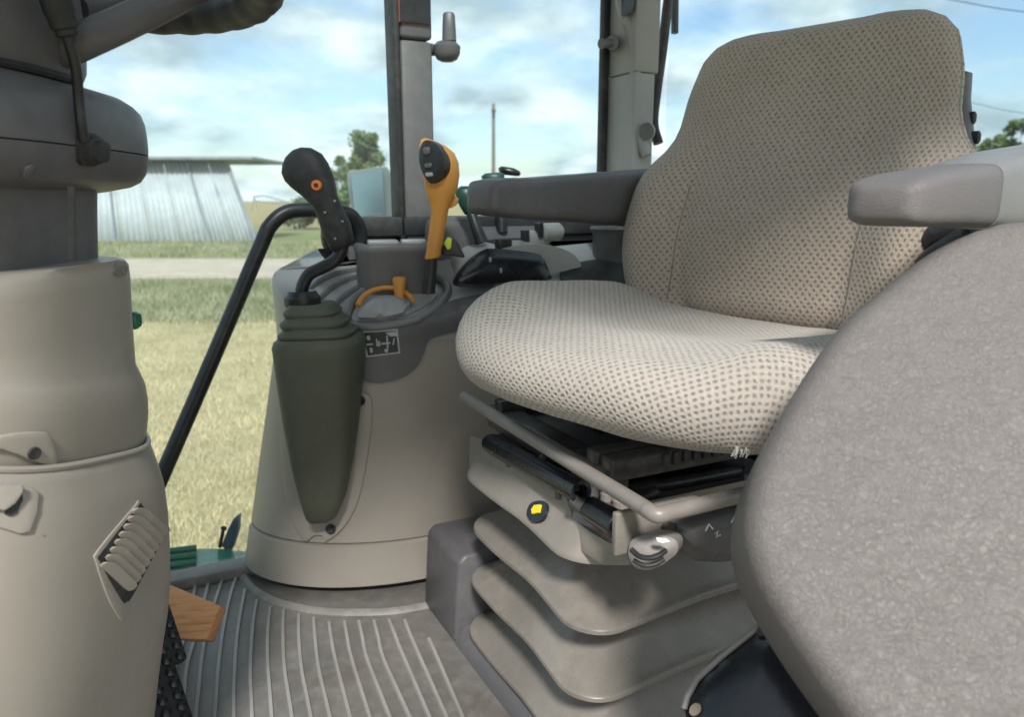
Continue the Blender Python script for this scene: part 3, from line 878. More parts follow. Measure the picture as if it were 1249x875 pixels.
patch('fin', [(270, 666), (277, 648), (284, 634), (291, 629), (290, 648), (284, 668), (279, 677)], on_plane((0, dq, 0), Vector((0, -1, 0))), 0.02, M['bluegrey'], sb_, step=4, grid=8, bevel=0.002)
loft('bolt', [sring(P(273, 645, dq - o), _r, UP, 0.007, 0.006, 2, 12) for o in (0, 0.01)], M['rubber'], sb_)
tube('spring', [P(272, 648, dq), P(268, 668, dq)], 0.004, M['rubber'], sb_, n=8)
# ------------------------------------------------------------------ floor mat with ribs
mat_o = thing('floor_mat', 'dusty grey rubber floor mat with raised curved ribs', 'floor mat', (-0.3, 1.0, FZ))
mp_ = [A0 + LB * 0.045 + RB * 0.05, FC + LB * 0.045 - RB * 0.1, FC + LB * (CABW - 0.1) - RB * 0.1, A0 + LB * (CABW - 0.1) + RB * 0.05]
slab('sheet', mp_, FZ - 0.010, FZ, M['floor'], mat_o, 0.003)
def z6(x, y): return (180 + x / 3.47, 680 + y / 3.47)
ribs = [[(80, 677), (110, 500), (160, 330), (205, 112)], [(150, 677), (165, 480), (205, 330), (262, 95)],
        [(205, 677), (235, 400), (275, 230), (322, 80)], [(285, 677), (300, 470), (322, 300), (352, 160), (385, 60)],
        [(365, 677), (365, 560), (380, 330), (412, 140)], [(442, 677), (435, 480), (445, 300), (462, 185)],
        [(525, 677), (508, 440), (510, 300), (520, 215)], [(610, 677), (580, 480), (573, 320), (576, 225)],
        [(690, 677), (652, 480), (640, 340), (640, 245)], [(770, 677), (725, 480), (708, 340), (703, 262)],
        [(855, 677), (795, 440), (776, 340), (768, 280)], [(938, 677), (862, 430), (844, 340), (833, 276)],
        [(1022, 677), (930, 440), (908, 340), (894, 274)], [(1106, 677), (1000, 440), (975, 340), (957, 272)],
        [(1190, 677), (1072, 400), (1045, 330), (1020, 268)], [(1262, 677), (1140, 400), (1110, 330), (1087, 270)],
        [(1330, 677), (1230, 440), (1190, 350)]]
for r in ribs:
    pts = [PZ(*z6(*p), FZ + 0.0005) for p in r]
    d = (pts[0] - pts[1]).normalized()
    pts = [pts[0] + d * 0.45] + pts
    path = catmull(pts, 8)
    V = []; Fc = []
    m = len(path)
    for i, p in enumerate(path):
        t = (path[min(i + 1, m - 1)] - path[max(i - 1, 0)]).normalized(); sd = t.cross(UP).normalized()
        for o_, z_ in ((-0.0032, -0.001), (-0.0022, 0.0034), (0.0022, 0.0034), (0.0032, -0.001)):
            V.append(p + sd * o_ + UP * z_)
    for i in range(m - 1):
        for k in range(3):
            a = i * 4 + k; Fc.append((a, a + 1, a + 5, a + 4))
    Fc += [(0, 1, 2, 3), (m * 4 - 1, m * 4 - 2, m * 4 - 3, m * 4 - 4)]
    mesh_obj('rib', V, Fc, M['rib'], mat_o, sharp=60)
# raised rim of the mat along the door sill and the console foot
tube('rim', [PZ(150, 716, FZ), PZ(205, 706, FZ), PZ(260, 694, FZ), PZ(300, 684, FZ)], 0.008, M['floor'], mat_o, n=8, k=6, flat=0.8)
tube('rim', [PZ(296, 704, FZ), PZ(312, 722, FZ), PZ(345, 738, FZ), PZ(400, 748, FZ), PZ(470, 748, FZ), PZ(512, 742, FZ), PZ(530, 738, FZ)], 0.009, M['floor'], mat_o, n=8, k=6, flat=0.7)

# ------------------------------------------------------------------ right-hand console
O3 = PZ(400, 728, FZ)
def T(a, b, z): return O3 + RB * a + RI * b + UP * z
BW = GC - Vector((O3.x, O3.y, 0)).dot(RI) - 0.03          # reach of the console to the glass
def plan(z, rx, ry, a_end, a0, b0, n1=34, n2=6):
    """outline of the console at one height, anticlockwise from the rear inner corner"""
    pts = []
    ac = a0 + rx
    for i in range(n2): pts.append(T(a_end + (ac - a_end) * i / n2, b0, z))
    for i in range(n1 + 1):
        t = math.pi / 2 * i / n1
        pts.append(T(ac - rx * math.sin(t), b0 + ry * (1 - math.cos(t)), z))
    for i in range(1, 5): pts.append(T(a0, b0 + ry + (BW - b0 - ry) * i / 4, z))
    for i in range(1, 5): pts.append(T(a0 + (a_end - a0) * i / 4, BW, z))
    return pts
con = thing('side_console', 'tan and grey control console beside the right door glass', 'console', T(0.2, 0.12, 0))
AE = 1.02
def lean(z):                                    # front end leans back and in with height
    return dict(rx=0.30 - 0.05 * z / 0.45, ry=0.205 - 0.03 * z / 0.45, a0=-0.112 + 0.085 * (z / 0.45), b0=-0.045 + 0.012 * z / 0.45)
sk = [plan(z, a_end=AE, **{**lean(z), 'a0': lean(z)['a0'] + i, 'b0': lean(z)['b0'] + i}) for z, i in ((0.012, 0.006), (0.016, -0.001), (0.086, -0.002), (0.0885, 0.002), (0.0885, 0.02))]
loft('base_skirt', sk, M['beige'], con, sharp=50)
sh = [plan(z, a_end=AE, **{**lean(z), 'a0': lean(z)['a0'] + i, 'b0': lean(z)['b0'] + i}) for z, i in ((0.0895, 0.004), (0.092, 0.001), (0.2, 0.0), (0.32, 0.0), (0.40, 0.0), (0.43, 0.002))]
V, Fc = loft_data(sh)
shell = mesh_obj('shell', V, Fc, M['beige'], con, sharp=50)
loft('kick_gap', [plan(z, a_end=AE, **{**lean(0), 'a0': lean(0)['a0'] + 0.02, 'b0': lean(0)['b0'] + 0.02}) for z in (0.0, 0.013)], M['rubber'], con)
# deck: rolls over from the wall, rises towards the glass and towards the rear
def deck_z(a, b): return min(0.578 + 0.02 * max(0, b), 0.462 + 0.066 * max(0, min(1, (a - 0.05) / 0.6)) + 0.50 * max(0, b) + 0.03 * max(0, min(1, (a - 0.3) / 0.5)))
lt = lean(0.43)
def deck_ring(inset, dz):
    ring = []
    for p in plan(0.0, lt['rx'] - inset * 0.3, lt['ry'] - inset * 0.3, AE, lt['a0'] + inset, lt['b0'] + inset):
        q = p - O3; a = q.dot(RB); b = q.dot(RI)
        ring.append(T(a, b, deck_z(a, b) + dz))
    return ring
rings = [[Vector((p.x, p.y, FZ + 0.425)) for p in deck_ring(0.0, 0)]]
for inset, dz in ((-0.003, -0.022), (-0.001, -0.010), (0.004, -0.003), (0.012, 0.0)): rings.append(deck_ring(inset, dz))
rings.append(deck_ring(0.05, 0.0)); rings.append(deck_ring(0.09, 0.0))
V, Fc = loft_data(rings)
deck = mesh_obj('deck', V, Fc, M['grey_light'], con, sharp=60)
BV_SH = bvh_obj(shell); BV_DK = bvh_obj(deck)
Vs = [v.co + WLOC[shell.name] for v in shell.data.vertices]; Vd = [v.co + WLOC[deck.name] for v in deck.data.vertices]
BV_ALL = BVHTree.FromPolygons(Vs + Vd, [tuple(p.vertices) for p in shell.data.polygons] + [tuple(i + len(Vs) for i in p.vertices) for p in deck.data.polygons])
# dark grey trim that drops over the wall under the gear plate
trim = smooth_poly([(404, 404), (412, 425), (426, 450), (440, 463), (462, 467), (486, 462), (505, 450), (516, 432), (523, 414), (545, 406), (600, 393), (680, 376), (760, 362), (775, 345), (700, 350), (620, 358), (555, 369), (520, 385), (470, 393), (425, 394)], 5)
patch('grey_trim', trim, on_bvh(BV_ALL, 0.006), 0.012, M['grey'], con, step=5, grid=9, bevel=0)
# rim and plate round the gear quadrant
def drape_path(pts, off, bv=None, k=6):
    pp = [Vector((x, y, 0)) for x, y in pts]
    pp = catmull(pp, k) if k else pp
    out = []
    for v in pp:
        p, n = cast(v.x, v.y, bv or BV_ALL); out.append(p + n * off)
    return out
oval = [(421, 395), (428, 375), (447, 355), (475, 341), (508, 336), (536, 343), (546, 356), (536, 373), (510, 389), (475, 397), (445, 399), (421, 395)]
tube('quadrant_rim', drape_path(oval, 0.004), 0.0075, M['deckgrey'], con, n=10)
patch('quadrant_plate', smooth_poly([(430, 391), (437, 374), (455, 358), (480, 348), (508, 343), (530, 350), (535, 358), (527, 369), (505, 382), (475, 391), (447, 394)], 4), on_bvh(BV_DK, 0.004), 0.006, M['grey_light'], con, step=5, grid=9)
dome = patch('quadrant_dome', smooth_poly([(437, 389), (446, 376), (463, 368), (485, 369), (500, 377), (492, 385), (470, 391), (450, 392)], 4), on_bvh(BV_DK, 0.008), 0.01, M['grey_light'], con, step=4, grid=7, puff=lambda v, o: 0.004 + 0.014 * min(1, edge_dist(v, o) / 12) ** 0.6)
tube('selector_arc', [p + UP * 0.016 for p in drape_path([(437, 387), (443, 377), (455, 369), (470, 365.5), (486, 367), (497, 373), (504, 380)], 0.004, BV_DK)], 0.0045, M['orange'], con, n=10)
kp, kn = cast(488, 372, BV_DK)
kp = kp + UP * 0.016
kb = loft('selector_knob', [sring(kp + UP * z, _r, Vector((0, 1, 0)), rx_, 0.012, 3, 16) for z, rx_ in ((-0.006, 0.008), (0.004, 0.009), (0.018, 0.010), (0.026, 0.0115), (0.03, 0.009))], M['orange'], con)
for (x, y, s) in ((470, 350, 0.008), (500, 346, 0.012)):
    p, n = cast(x, y, BV_DK); box('index_mark', p + UP * 0.010, _r * s, Vector((0, 1, 0)) * 0.007, UP * 0.006, M['grey'], con, 0.002)
# concentric ridges in front of the gear plate
for pts in ([(352, 402), (362, 372), (382, 350), (408, 336), (436, 330)], [(372, 402), (384, 374), (403, 354), (428, 341), (455, 336)], [(395, 408), (402, 384), (416, 366), (438, 351), (462, 343)]):
    tube('deck_ridge', drape_path(pts, 0.001, BV_ALL), 0.006, M['deckgrey'], con, n=8, flat=0.7)
# storage cup box with lid and switch
cb = P(481, 331, 1.325)
LX = Vector((0.97, 0.24, 0)); LY = Vector((-0.24, 0.97, 0))
loft('storage_box', [sring(cb + UP * z, LX, LY, a, b, 5, 40) for z, a, b in ((-0.05, 0.066, 0.056), (0.030, 0.063, 0.053), (0.035, 0.066, 0.056), (0.045, 0.066, 0.056), (0.049, 0.063, 0.053), (0.049, 0.052, 0.042), (0.040, 0.050, 0.040))], M['grey'], con, sharp=50)
box('storage_switch', cb + UP * 0.049 - LX * 0.018 + LY * 0.012, LX * 0.026, LY * 0.018, UP * 0.005, M['grey_light'], con, 0.003)
box('storage_switch', cb + UP * 0.049 + LX * 0.036 + LY * 0.018, LX * 0.022, LY * 0.010, UP * 0.005, M['grey_light'], con, 0.003)
# raised rear shoulder behind the orange lever
sh_c = P(585, 300, 1.52)
loft('rear_shoulder', [sring(sh_c + UP * z, RB, RI, a, b, 4, 36) for z, a, b in ((-0.06, 0.12, 0.10), (0.03, 0.115, 0.095), (0.04, 0.105, 0.085))], M['grey'], con, sharp=60)
# hydraulic lever housing
hv = P(627, 300, 1.40)
arch = []
for s in (-0.085, -0.075, -0.03, 0.03, 0.07, 0.078):
    r_ = 0.098 if abs(s) < 0.074 else 0.09
    ring = []
    for i in range(24):
        t = math.pi * i / 23
        ring.append(hv + RB * (r_ * 1.18 * math.cos(t)) + RI * (s + 0.02) + UP * (r_ * 0.62 * math.sin(t) ** 0.8 - 0.05))
    for i in range(3): ring.append(ring[23].lerp(ring[0], (i + 1) / 4) - UP * 0.02)
    arch.append(ring)
hsg = loft('lever_housing', arch, M['grey_light'], con, sharp=45)
BV_H = bvh_obj(hsg)
for k, (x0, y0, x1, y1) in enumerate(((565, 297, 606, 298), (575, 283, 650, 288), (600, 273, 668, 278))):
    pts = [Vector((x0 + (x1 - x0) * i / 6, y0 + (y1 - y0) * i / 6 - 3.5 * math.sin(math.pi * i / 6), 0)) for i in range(7)]
    tube('lever_slot', [cast(v.x, v.y, BV_H, 1.4)[0] + UP * 0.001 for v in pts], 0.0028, M['rubber'], con, n=6)
cover = [(560, 342), (566, 330), (576, 317), (588, 306), (600, 303), (640, 307), (659, 311), (666, 322), (672, 336), (670, 341), (640, 343), (600, 346), (570, 347)]
cpl = hv - RI * 0.075
patch('lever_cover', smooth_poly(cover, 3), on_plane(cpl, (LB + UP * 0.25).normalized()), 0.03, M['gloss_black'], con, step=4, grid=9, puff=lambda v, o: 0.010 * min(1, edge_dist(v, o) / 10) ** 0.5)
for x, y in ((598, 317), (611, 330)):
    q = PP(x, y, cpl + LB * 0.013, (LB + UP * 0.25).normalized())
    box('cover_symbol', q, _r * 0.0022, Vector((0, 1, 0)) * 0.001, UP * 0.0042, M['grey_light'], con, 0.001)
for (x, y) in ((655, 292), (672, 283)):
    q = P(x, y, 1.40)
    loft('stop_knob', [sring(q + RB * o, RI, UP, r_, r_, 2, 16) for o, r_ in ((-0.02, 0.012), (-0.016, 0.016), (0.016, 0.016), (0.022, 0.011))], M['grey_light'], con)
    box('knob_slot', q - RB * 0.025 + UP * 0.004, RB * 0.004, RI * 0.010, UP * 0.013, M['black'], con, 0.001)
q = P(614, 298, 1.335)
box('lock_block', q, RB * 0.013, RI * 0.010, UP * 0.010, M['black'], con, 0.003)
for x, c in ((576, 'orange_red'), (595, 'orange_red')):
    p, n = cast(x, 345, BV_ALL, 1.3); loft('indicator_lamp', [sring(p + n * o, _r, UP, r_, r_, 2, 12) for o, r_ in ((0, 0.006), (0.012, 0.005), (0.014, 0.003))], M[c], con)
for x in (622, 634, 646):
    p, n = cast(x, 351, BV_ALL, 1.3); box('rocker_switch', p + n * 0.006, RB * 0.007, LB * 0.006, UP * 0.006, M['black'], con, 0.002)
# cup holder and dark tray near the seat
ch = P(760, 292, 1.46)
loft('cup_holder', [sring(ch + UP * z, RB, RI, r_, r_ * 0.9, 2.2, 32) for z, r_ in ((-0.04, 0.058), (0.012, 0.058), (0.02, 0.064), (0.024, 0.062), (0.024, 0.054), (0.0, 0.05))], M['grey'], con, sharp=60)
tr_ = smooth_poly([(684, 334), (700, 325), (730, 320), (765, 319), (790, 330), (790, 352), (740, 352), (690, 348)], 4)
patch('tray_recess', tr_, on_bvh(BV_ALL, 0.007, 1.4), 0.004, M['rubber'], con, step=6, grid=12)
# small wing bolt-like lug with a lime tip
lug = thing('lock_lever', 'small black lock lever with lime tip beside orange lever', 'lever', P(550, 312, 1.27))
patch('body', smooth_poly([(538, 310), (541, 296), (548, 290), (556, 293), (562, 304), (566, 314), (552, 312)], 3), on_plane(P(550, 305, 1.27), Vector((0, -1, 0.1))), 0.02, M['black'], lug, step=3, grid=7, bevel=0.002)
patch('tip', [(541, 297), (546, 289), (551, 291), (550, 303), (546, 305)], on_plane(P(550, 300, 1.262), Vector((0, -1, 0.1))), 0.006, M['lime'], lug, step=3, grid=7, bevel=0.001)

# pattern decal on the trim
Vt = None
trim_o = [o for o in COL.objects if o.name.startswith('grey_trim')][0]
BV_TR = bvh_obj(trim_o)
decal = thing('gear_decal', 'small black and white gear pattern decal on grey console trim', 'decal', cast(465, 420, BV_TR)[0])
patch('border', [(442, 404), (485, 401), (488, 431), (447, 436)], on_bvh(BV_TR, 0.0012), 0.001, M['sheet'], decal, step=6, grid=8)
patch('field', [(444, 406), (483, 403.5), (486, 429.5), (449, 434)], on_bvh(BV_TR, 0.0020), 0.0008, M['black'], decal, step=6, grid=8)
def mark(poly): patch('print_mark', poly, on_bvh(BV_TR, 0.0026), 0.0005, M['sheet'], decal, step=4, grid=6)
mark([(471, 409), (473, 409), (474, 425), (472, 425.5)]); mark([(465, 418), (476, 417), (476, 419), (465, 420)])
mark([(447, 409.5), (451, 409), (452, 414), (448, 414.5)]); mark([(447, 419), (455, 418.4), (455, 420.3), (447, 421)]); mark([(451, 424), (454, 423.6), (455, 430), (452, 430.4)])
mark([(458.5, 413), (460, 413), (461.5, 422), (459.5, 422)]); mark([(461.2, 416), (463.5, 415.5), (464, 422), (462, 422)])
mark([(469, 425.5), (473, 425), (473.5, 429.5), (469.5, 430)]); mark([(480, 412), (481.5, 411.8), (480.5, 420), (478.5, 420.5)]); mark([(470, 405.5), (483, 404.3), (484, 409.5), (476, 410)])
# mounting plate behind the olive boot
mpl = smooth_poly([(398, 452), (420, 470), (440, 478), (452, 484), (454, 510), (448, 560), (440, 600), (428, 630), (410, 652), (385, 664), (366, 650), (352, 610), (345, 540), (350, 470)], 4)
plate = patch('boot_plate', mpl, on_bvh(BV_SH, 0.006), 0.006, M['beige'], con, step=5, grid=10, bevel=0.002)
for x, y in ((440, 488), (405, 644)):
    p, n = cast(x, y, BV_SH); p = p + n * 0.006
    t1 = n.orthogonal().normalized(); t2 = n.cross(t1)
    loft('screw', [sring(p + n * o, t1, t2, r_, r_, 2, 16) for o, r_ in ((0, 0.0085), (0.003, 0.0085), (0.005, 0.006), (0.004, 0.003))], M['rubber'], con)

# ------------------------------------------------------------------ joystick with olive boot
js = thing('joystick_lever', 'black bent joystick with orange button rising from olive rubber boot', 'joystick', cast(385, 630, BV_SH)[0])
def prow(xl, xr, y, D, depth, n=28, p=4):
    a, b = P(xl, y, D), P(xr, y, D); c = (a + b) / 2; h = (b - a) / 2
    ax = h.normalized(); dep = Vector((-ax.y, ax.x, 0))
    ax2 = (ax + Vector((0, 0.18, 0))).normalized()
    return sring(c + dep * depth, ax2, dep, h.length, depth, p, n)
bt = [(377, 400, 639, 1.14, 0.008), (372, 408, 635, 1.132, 0.014), (364, 416, 615, 1.118, 0.024), (352, 423, 575, 1.105, 0.035), (342, 427, 530, 1.095, 0.045), (333, 430, 480, 1.085, 0.055), (327, 432, 440, 1.078, 0.06), (325, 432, 428, 1.077, 0.06), (327, 430, 421, 1.078, 0.059), (333, 423, 417, 1.08, 0.054)]
rings = [prow(*r) for r in bt]
loft('boot', rings, M['olive'], js, sharp=55)
def pleat(y0, xl, xr, D, dep, nm='pleat'):
    w = (xr - xl)
    rows = [(xl + w * .06, xr - w * .06, y0 + 15, D + .004, dep * .92), (xl, xr, y0 + 10, D, dep), (xl, xr, y0 + 7, D, dep), (xl + w * .10, xr - w * .10, y0, D + .006, dep * .85), (xl + w * .13, xr - w * .13, y0 - 3, D + .008, dep * .8)]
    loft(nm, [prow(*r) for r in rows], M['olive'], js, sharp=55)
pleat(404, 333, 424, 1.085, 0.052); pleat(390, 336, 416, 1.09, 0.047); pleat(376, 341, 406, 1.095, 0.04)
jc = P(369, 366, 1.13)
loft('collar', [sring(jc + UP * z, _r, Vector((0, 1, 0)), r_, r_, 2, 24) for z, r_ in ((-0.012, 0.024), (-0.006, 0.027), (0.004, 0.027), (0.008, 0.023), (0.014, 0.02))], M['black'], js)
DJ = 1.13
tube('shaft', [P(368, 362, DJ), P(369, 350, DJ), P(377, 335, DJ), P(392, 327, DJ), P(408, 318, DJ), P(416, 306, DJ), P(418, 292, DJ)], 0.0095, M['black'], js, n=14, k=6)
def gring(cx_, cy_, half, ang, dep):
    c = P(cx_, cy_, DJ); s = DJ / FPX
    ax = (_r * math.cos(rad(ang)) + UP * math.sin(rad(ang)))
    return sring(c, ax, Vector((0, 1, 0)), half * s, dep * s, 3.0, 24)
gr = [(419, 303, 12, 20, 12), (417, 297, 15, 20, 15), (411, 280, 17.5, 22, 16), (404, 262, 16, 22, 15), (397, 246, 15.5, 25, 15), (388, 228, 21.5, 30, 17), (378, 214, 26, 34, 18), (370, 204, 27, 37, 18), (362, 196, 23, 40, 16), (357, 191, 16, 42, 12), (354, 188, 8, 42, 7)]
loft('grip', [gring(*g_) for g_ in gr], M['rubber'], js, sharp=70)
q = P(386.5, 226, DJ - 0.0195)
bt_ = loft('button', [sring(q + Vector((0, -o, 0)), _r, UP, r_, r_, 2, 20) for o, r_ in ((0, 0.0075), (0.004, 0.0072), (0.005, 0.006))], M['orange_red'], js)
loft('button_core', [sring(q + Vector((0, -o, 0)), _r, UP, 0.0032, 0.0032, 2, 12) for o in (0.004, 0.0062)], M['rubber'], bt_)
for x, y in ((408.5, 245), (396.5, 259), (418, 270), (409, 291)):
    p = P(x, y, DJ - 0.0185); loft('stud', [sring(p + Vector((0, -o, 0)), _r, UP, 0.0017, 0.0017, 2, 8) for o in (0, 0.003)], M['grey_light'], js)
patch('thumb_pad', [(356, 187), (362, 186), (378, 194), (370, 196), (358, 191)], on_plane(P(366, 190, DJ - 0.012), Vector((0.3, -0.6, 0.7))), 0.003, M['grey'], js, step=4, grid=8)
patch('trigger', smooth_poly([(392, 283), (396, 272), (404, 280), (408, 300), (398, 303)], 3), on_plane(P(398, 285, DJ + 0.0), Vector((0, -1, 0))), 0.012, M['black'], js, step=4, grid=8, bevel=0.002)

# ------------------------------------------------------------------ orange shift lever
ol = thing('shift_lever', 'orange shift lever with black switch face and black shaft foot', 'lever', P(522, 356, 1.24))
DO = 1.24
def oring(cx_, cy_, half, ang, dep, D=DO, p=2.4):
    c = P(cx_, cy_, D); s = D / FPX
    return sring(c, _r * math.cos(rad(ang)) + UP * math.sin(rad(ang)), Vector((0, 1, 0)), half * s, dep * s, p, 24)
loft('foot_shaft', [oring(*a) for a in ((523, 358, 8.5, 0, 8), (523, 353, 8, 0, 8), (525, 335, 7.2, 8, 7), (527, 314, 7.2, 8, 7))], M['black'], ol)
loft('grip', [oring(*a) for a in ((527.5, 315, 9, 8, 9), (528, 311, 9.8, 8, 9.5), (529, 305, 9.0, 8, 9), (530, 300, 9.8, 8, 9.5), (533, 280, 10, 8, 9.5), (537, 255, 10.5, 6, 10), (538, 243, 15, 4, 13), (538.5, 232, 19, 0, 16), (538, 212, 22, -4, 19), (536.5, 195, 22.5, -8, 20), (533, 182, 21, -12, 18), (529, 174, 15, -15, 13), (526, 170.5, 7, -18, 6))], M['orange'], ol, sharp=70)
fpn = Vector((-0.42, -0.9, 0.02)).normalized()
fpt = P(524, 205, DO - 0.026)
face = smooth_poly([(513, 178), (519, 171), (528, 173), (537, 182), (543, 197), (541, 212), (532, 222), (524, 223), (516, 212), (511, 195)], 4)
fo = patch('switch_face', face, on_plane(fpt, fpn), 0.016, M['black'], ol, step=4, grid=7, puff=lambda v, o: 0.003 * min(1, edge_dist(v, o) / 6) ** 0.5)
for (x, y, rx_, ry_) in ((521, 184, 0.006, 0.006), (523, 202, 0.0065, 0.004), (524, 213, 0.0065, 0.0035)):
    q = PP(x, y, fpt - fpn * -0.003, fpn); t1 = fpn.cross(UP).normalized()
    loft('switch_button', [sring(q + fpn * o, t1, UP, rx_ * k_, ry_ * k_, 3, 16) for o, k_ in ((0, 1), (0.003, 0.95), (0.0042, 0.7))], M['grey'] if y < 210 else M['grey_light'], fo)
patch('finger_hook', smooth_poly([(545, 240), (553, 238), (559, 243), (556, 250), (546, 254)], 3), on_plane(P(550, 246, DO), Vector((0, -1, 0))), 0.012, M['orange'], ol, step=3, grid=6, bevel=0.002)

# ------------------------------------------------------------------ hydraulic levers behind the armrest
def hyd(name, label, foot_, mid, top, D, mat, head):
    t = thing(name, label, 'lever', P(*foot_, D), 'hydraulic levers behind the armrest')
    tube('shaft', [P(*foot_, D), P(*mid, D + 0.005), P(*top, D + 0.015)], (0.0115, 0.009), M['black'], t, n=12, k=5)
    loft('handle', [oring(*a, D=D + 0.015) for a in head], mat, t, sharp=70)
    return t
hyd('hydraulic_lever', 'green topped hydraulic lever beside the orange shift lever', (588, 296), (580, 275), (572, 250), 1.36, M['dgreen'], ((575, 262, 8, 0, 8), (572, 252, 11, 0, 10), (569, 240, 13, 0, 11), (568, 232, 12, 0, 10), (569, 227, 7, 0, 6)))
hyd('hydraulic_lever', 'middle black hydraulic lever between green topped lever and tall one', (612, 284), (611, 262), (607, 225), 1.44, M['dgreen'], ((604, 225, 9, 0, 9), (602, 219, 13, 4, 11), (601, 214, 14, 5, 11), (600, 211, 9, 5, 8)))
hyd('hydraulic_lever', 'tallest black hydraulic lever with rounded knob above the armrest', (630, 275), (629, 250), (625, 218), 1.50, M['black'], ((624, 214, 9, -5, 9), (622, 211, 13, -6, 11), (621, 207, 13, -8, 11), (619, 204, 8, -8, 8)))
# ------------------------------------------------------------------ seat (swivelled towards the door)
SO = Vector((0.197, 0.890, FZ + 0.412))        # centre of the cushion underside
def S(u, v, w): return SO + LS * u + FS * v + UP * w
seat = thing('operator_seat', 'beige knit fabric tractor seat with two armrests on ribbed suspension', 'seat', (0.17, 0.95, FZ))
def sstep(x, a, b):
    t = max(0, min(1, (x - a) / (b - a))); return t * t * (3 - 2 * t)
def cush_top(u, v):
    b = sstep(abs(u), 0.10, 0.20)
    z = (0.030 if u < 0 else 0.010) * b * (1 - 0.5 * sstep(v, 0.08, 0.22)) * (1 - 0.65 * sstep(-v, 0.10, 0.22))
    z -= 0.018 * math.exp(-((u / 0.13) ** 2 + ((v + 0.03) / 0.16) ** 2))
    z -= 0.030 * sstep(v, 0.08, 0.24) ** 1.5
    z += 0.0035 * noise.noise(Vector((u * 13, v * 13, 3)))
    return z
def cushion():
    RR = 0.049; a, b = 0.235 - RR, 0.236 - RR; n = 120; zc0 = 0.053
    rings = []; uv = []
    prof = [('t', f) for f in (0.02, 0.12, 0.22, 0.32, 0.42, 0.52, 0.62, 0.7, 0.78, 0.86, 0.93)] + [('e', ph) for ph in (90, 78, 64, 50, 36, 22, 8, -8, -24, -40, -56, -72, -88)] + [('b', f) for f in (0.9, 0.5, 0.05)]
    for typ, f in prof:
        ring = []; 
        for i in range(n):
            t = 2 * math.pi * i / n
            ux = sgnpow(math.cos(t), 2 / 3.4); vx = sgnpow(math.sin(t), 2 / 3.4)
            eu, ev = a * ux, b * vx
            nu, nv_ = sgnpow(math.cos(t), 2 - 2 / 3.4) / a, sgnpow(math.sin(t), 2 - 2 / 3.4) / b
            l = math.hypot(nu, nv_); nu /= l; nv_ /= l
            if typ == 't':
                u, v = eu * f, ev * f; z = zc0 + RR + cush_top(u, v); U = (u, v)
            elif typ == 'e':
                r_ = RR * (1.25 if nv_ > 0.3 else 1.0) if False else RR
                ph = rad(f); u = eu + nu * r_ * math.cos(ph); v = ev + nv_ * r_ * math.cos(ph)
                fade = (math.sin(ph) + 1) / 2
                z = zc0 + r_ * math.sin(ph) + cush_top(eu, ev) * fade
                z += 0.002 * noise.noise(Vector((u * 20, v * 20, z * 20)))
                arc = r_ * (math.pi / 2 - ph); U = (eu + nu * arc, ev + nv_ * arc)
            else:
                u, v = eu * f, ev * f; z = zc0 - RR + 0.004; U = (eu + nu * 0.2, ev + nv_ * 0.2)
            ring.append(S(u, v, z + 0.07 * v - 0.03 * u)); uv.append(U)
        rings.append(ring)
    V, Fc = loft_data(rings)
    return V, Fc, uv
V, Fc, uv = cushion()
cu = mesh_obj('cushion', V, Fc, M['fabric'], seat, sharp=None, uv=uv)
# backrest
BK = rad(14)
def back_pt(s_, t_, front):
    """s -1..1 across, t 0..1 up"""
    pass
WT = [(0.0, 0.190), (0.08, 0.222), (0.2, 0.236), (0.36, 0.240), (0.48, 0.239), (0.55, 0.226), (0.61, 0.208), (0.68, 0.199), (0.78, 0.195), (0.86, 0.188), (0.92, 0.178), (0.965, 0.161), (0.99, 0.140), (1.0, 0.115)]
def lerp_tab(tab, x):
    for (a, va), (b, vb) in zip(tab, tab[1:]):
        if x <= b: 
            k = (x - a) / (b - a); return va + (vb - va) * k
    return tab[-1][1]
HB = 0.398
def backrest():
    n = 112; rings = []; uv = []
    ts = [0.0, 0.02, 0.06] + [0.1 + 0.045 * i for i in range(17)] + [0.89, 0.92, 0.945, 0.965, 0.98, 0.99, 0.997, 1.0]
    for t in ts:
        w = lerp_tab(WT, t) * 0.962
        h = 0.052 * (1 - 0.25 * t)
        if t > 0.93: h *= math.sqrt(max(0.03, 1 - ((t - 0.93) / 0.072) ** 2))
        if t < 0.05: h *= 0.6 + 8 * t
        vc = -0.215 - math.tan(BK) * HB * t + 0.020 * math.exp(-((t - 0.30) / 0.20) ** 2) 
        wc = 0.075 + HB * t
        ring = []; arc = 0; prev = None
        for i in range(n):
            th = 2 * math.pi * i / n
            u = w * sgnpow(math.cos(th), 2 / 3.0); v = h * sgnpow(math.sin(th), 2 / 3.0)
            if v > 0:
                k = abs(u) / w
                bol = sstep(k, 0.50, 0.86) * (1 - sstep(k, 0.94, 1.0) * 0.5)
                v += (0.046 * (1 - sstep(t, 0.48, 0.66)) + 0.008) * bol * (v / h)
                v -= 0.010 * (1 - k * k) * math.exp(-((t - 0.75) / 0.2) ** 2)
                v -= 0.0035 * math.exp(-((k - 0.52) / 0.035) ** 2) * (1 - sstep(t, 0.4, 0.55))
            q = S(u, vc + v, wc)
            if t == 1.0: q = S(u * 0.98, vc + v, wc)
            ring.append(q)
            sx = u if v > 0 else math.copysign(w + (w - abs(u)), u)
            uv.append((sx + (0.055 * (1 - max(0, math.sin(th))) * math.copysign(1, u) if v > 0 else 0), HB * t + (0.03 if t > 0.97 else 0) * (t - 0.97) / 0.03))
        rings.append(ring)
    V, Fc = loft_data(rings)
    return V, Fc, uv
V, Fc, uv = backrest()
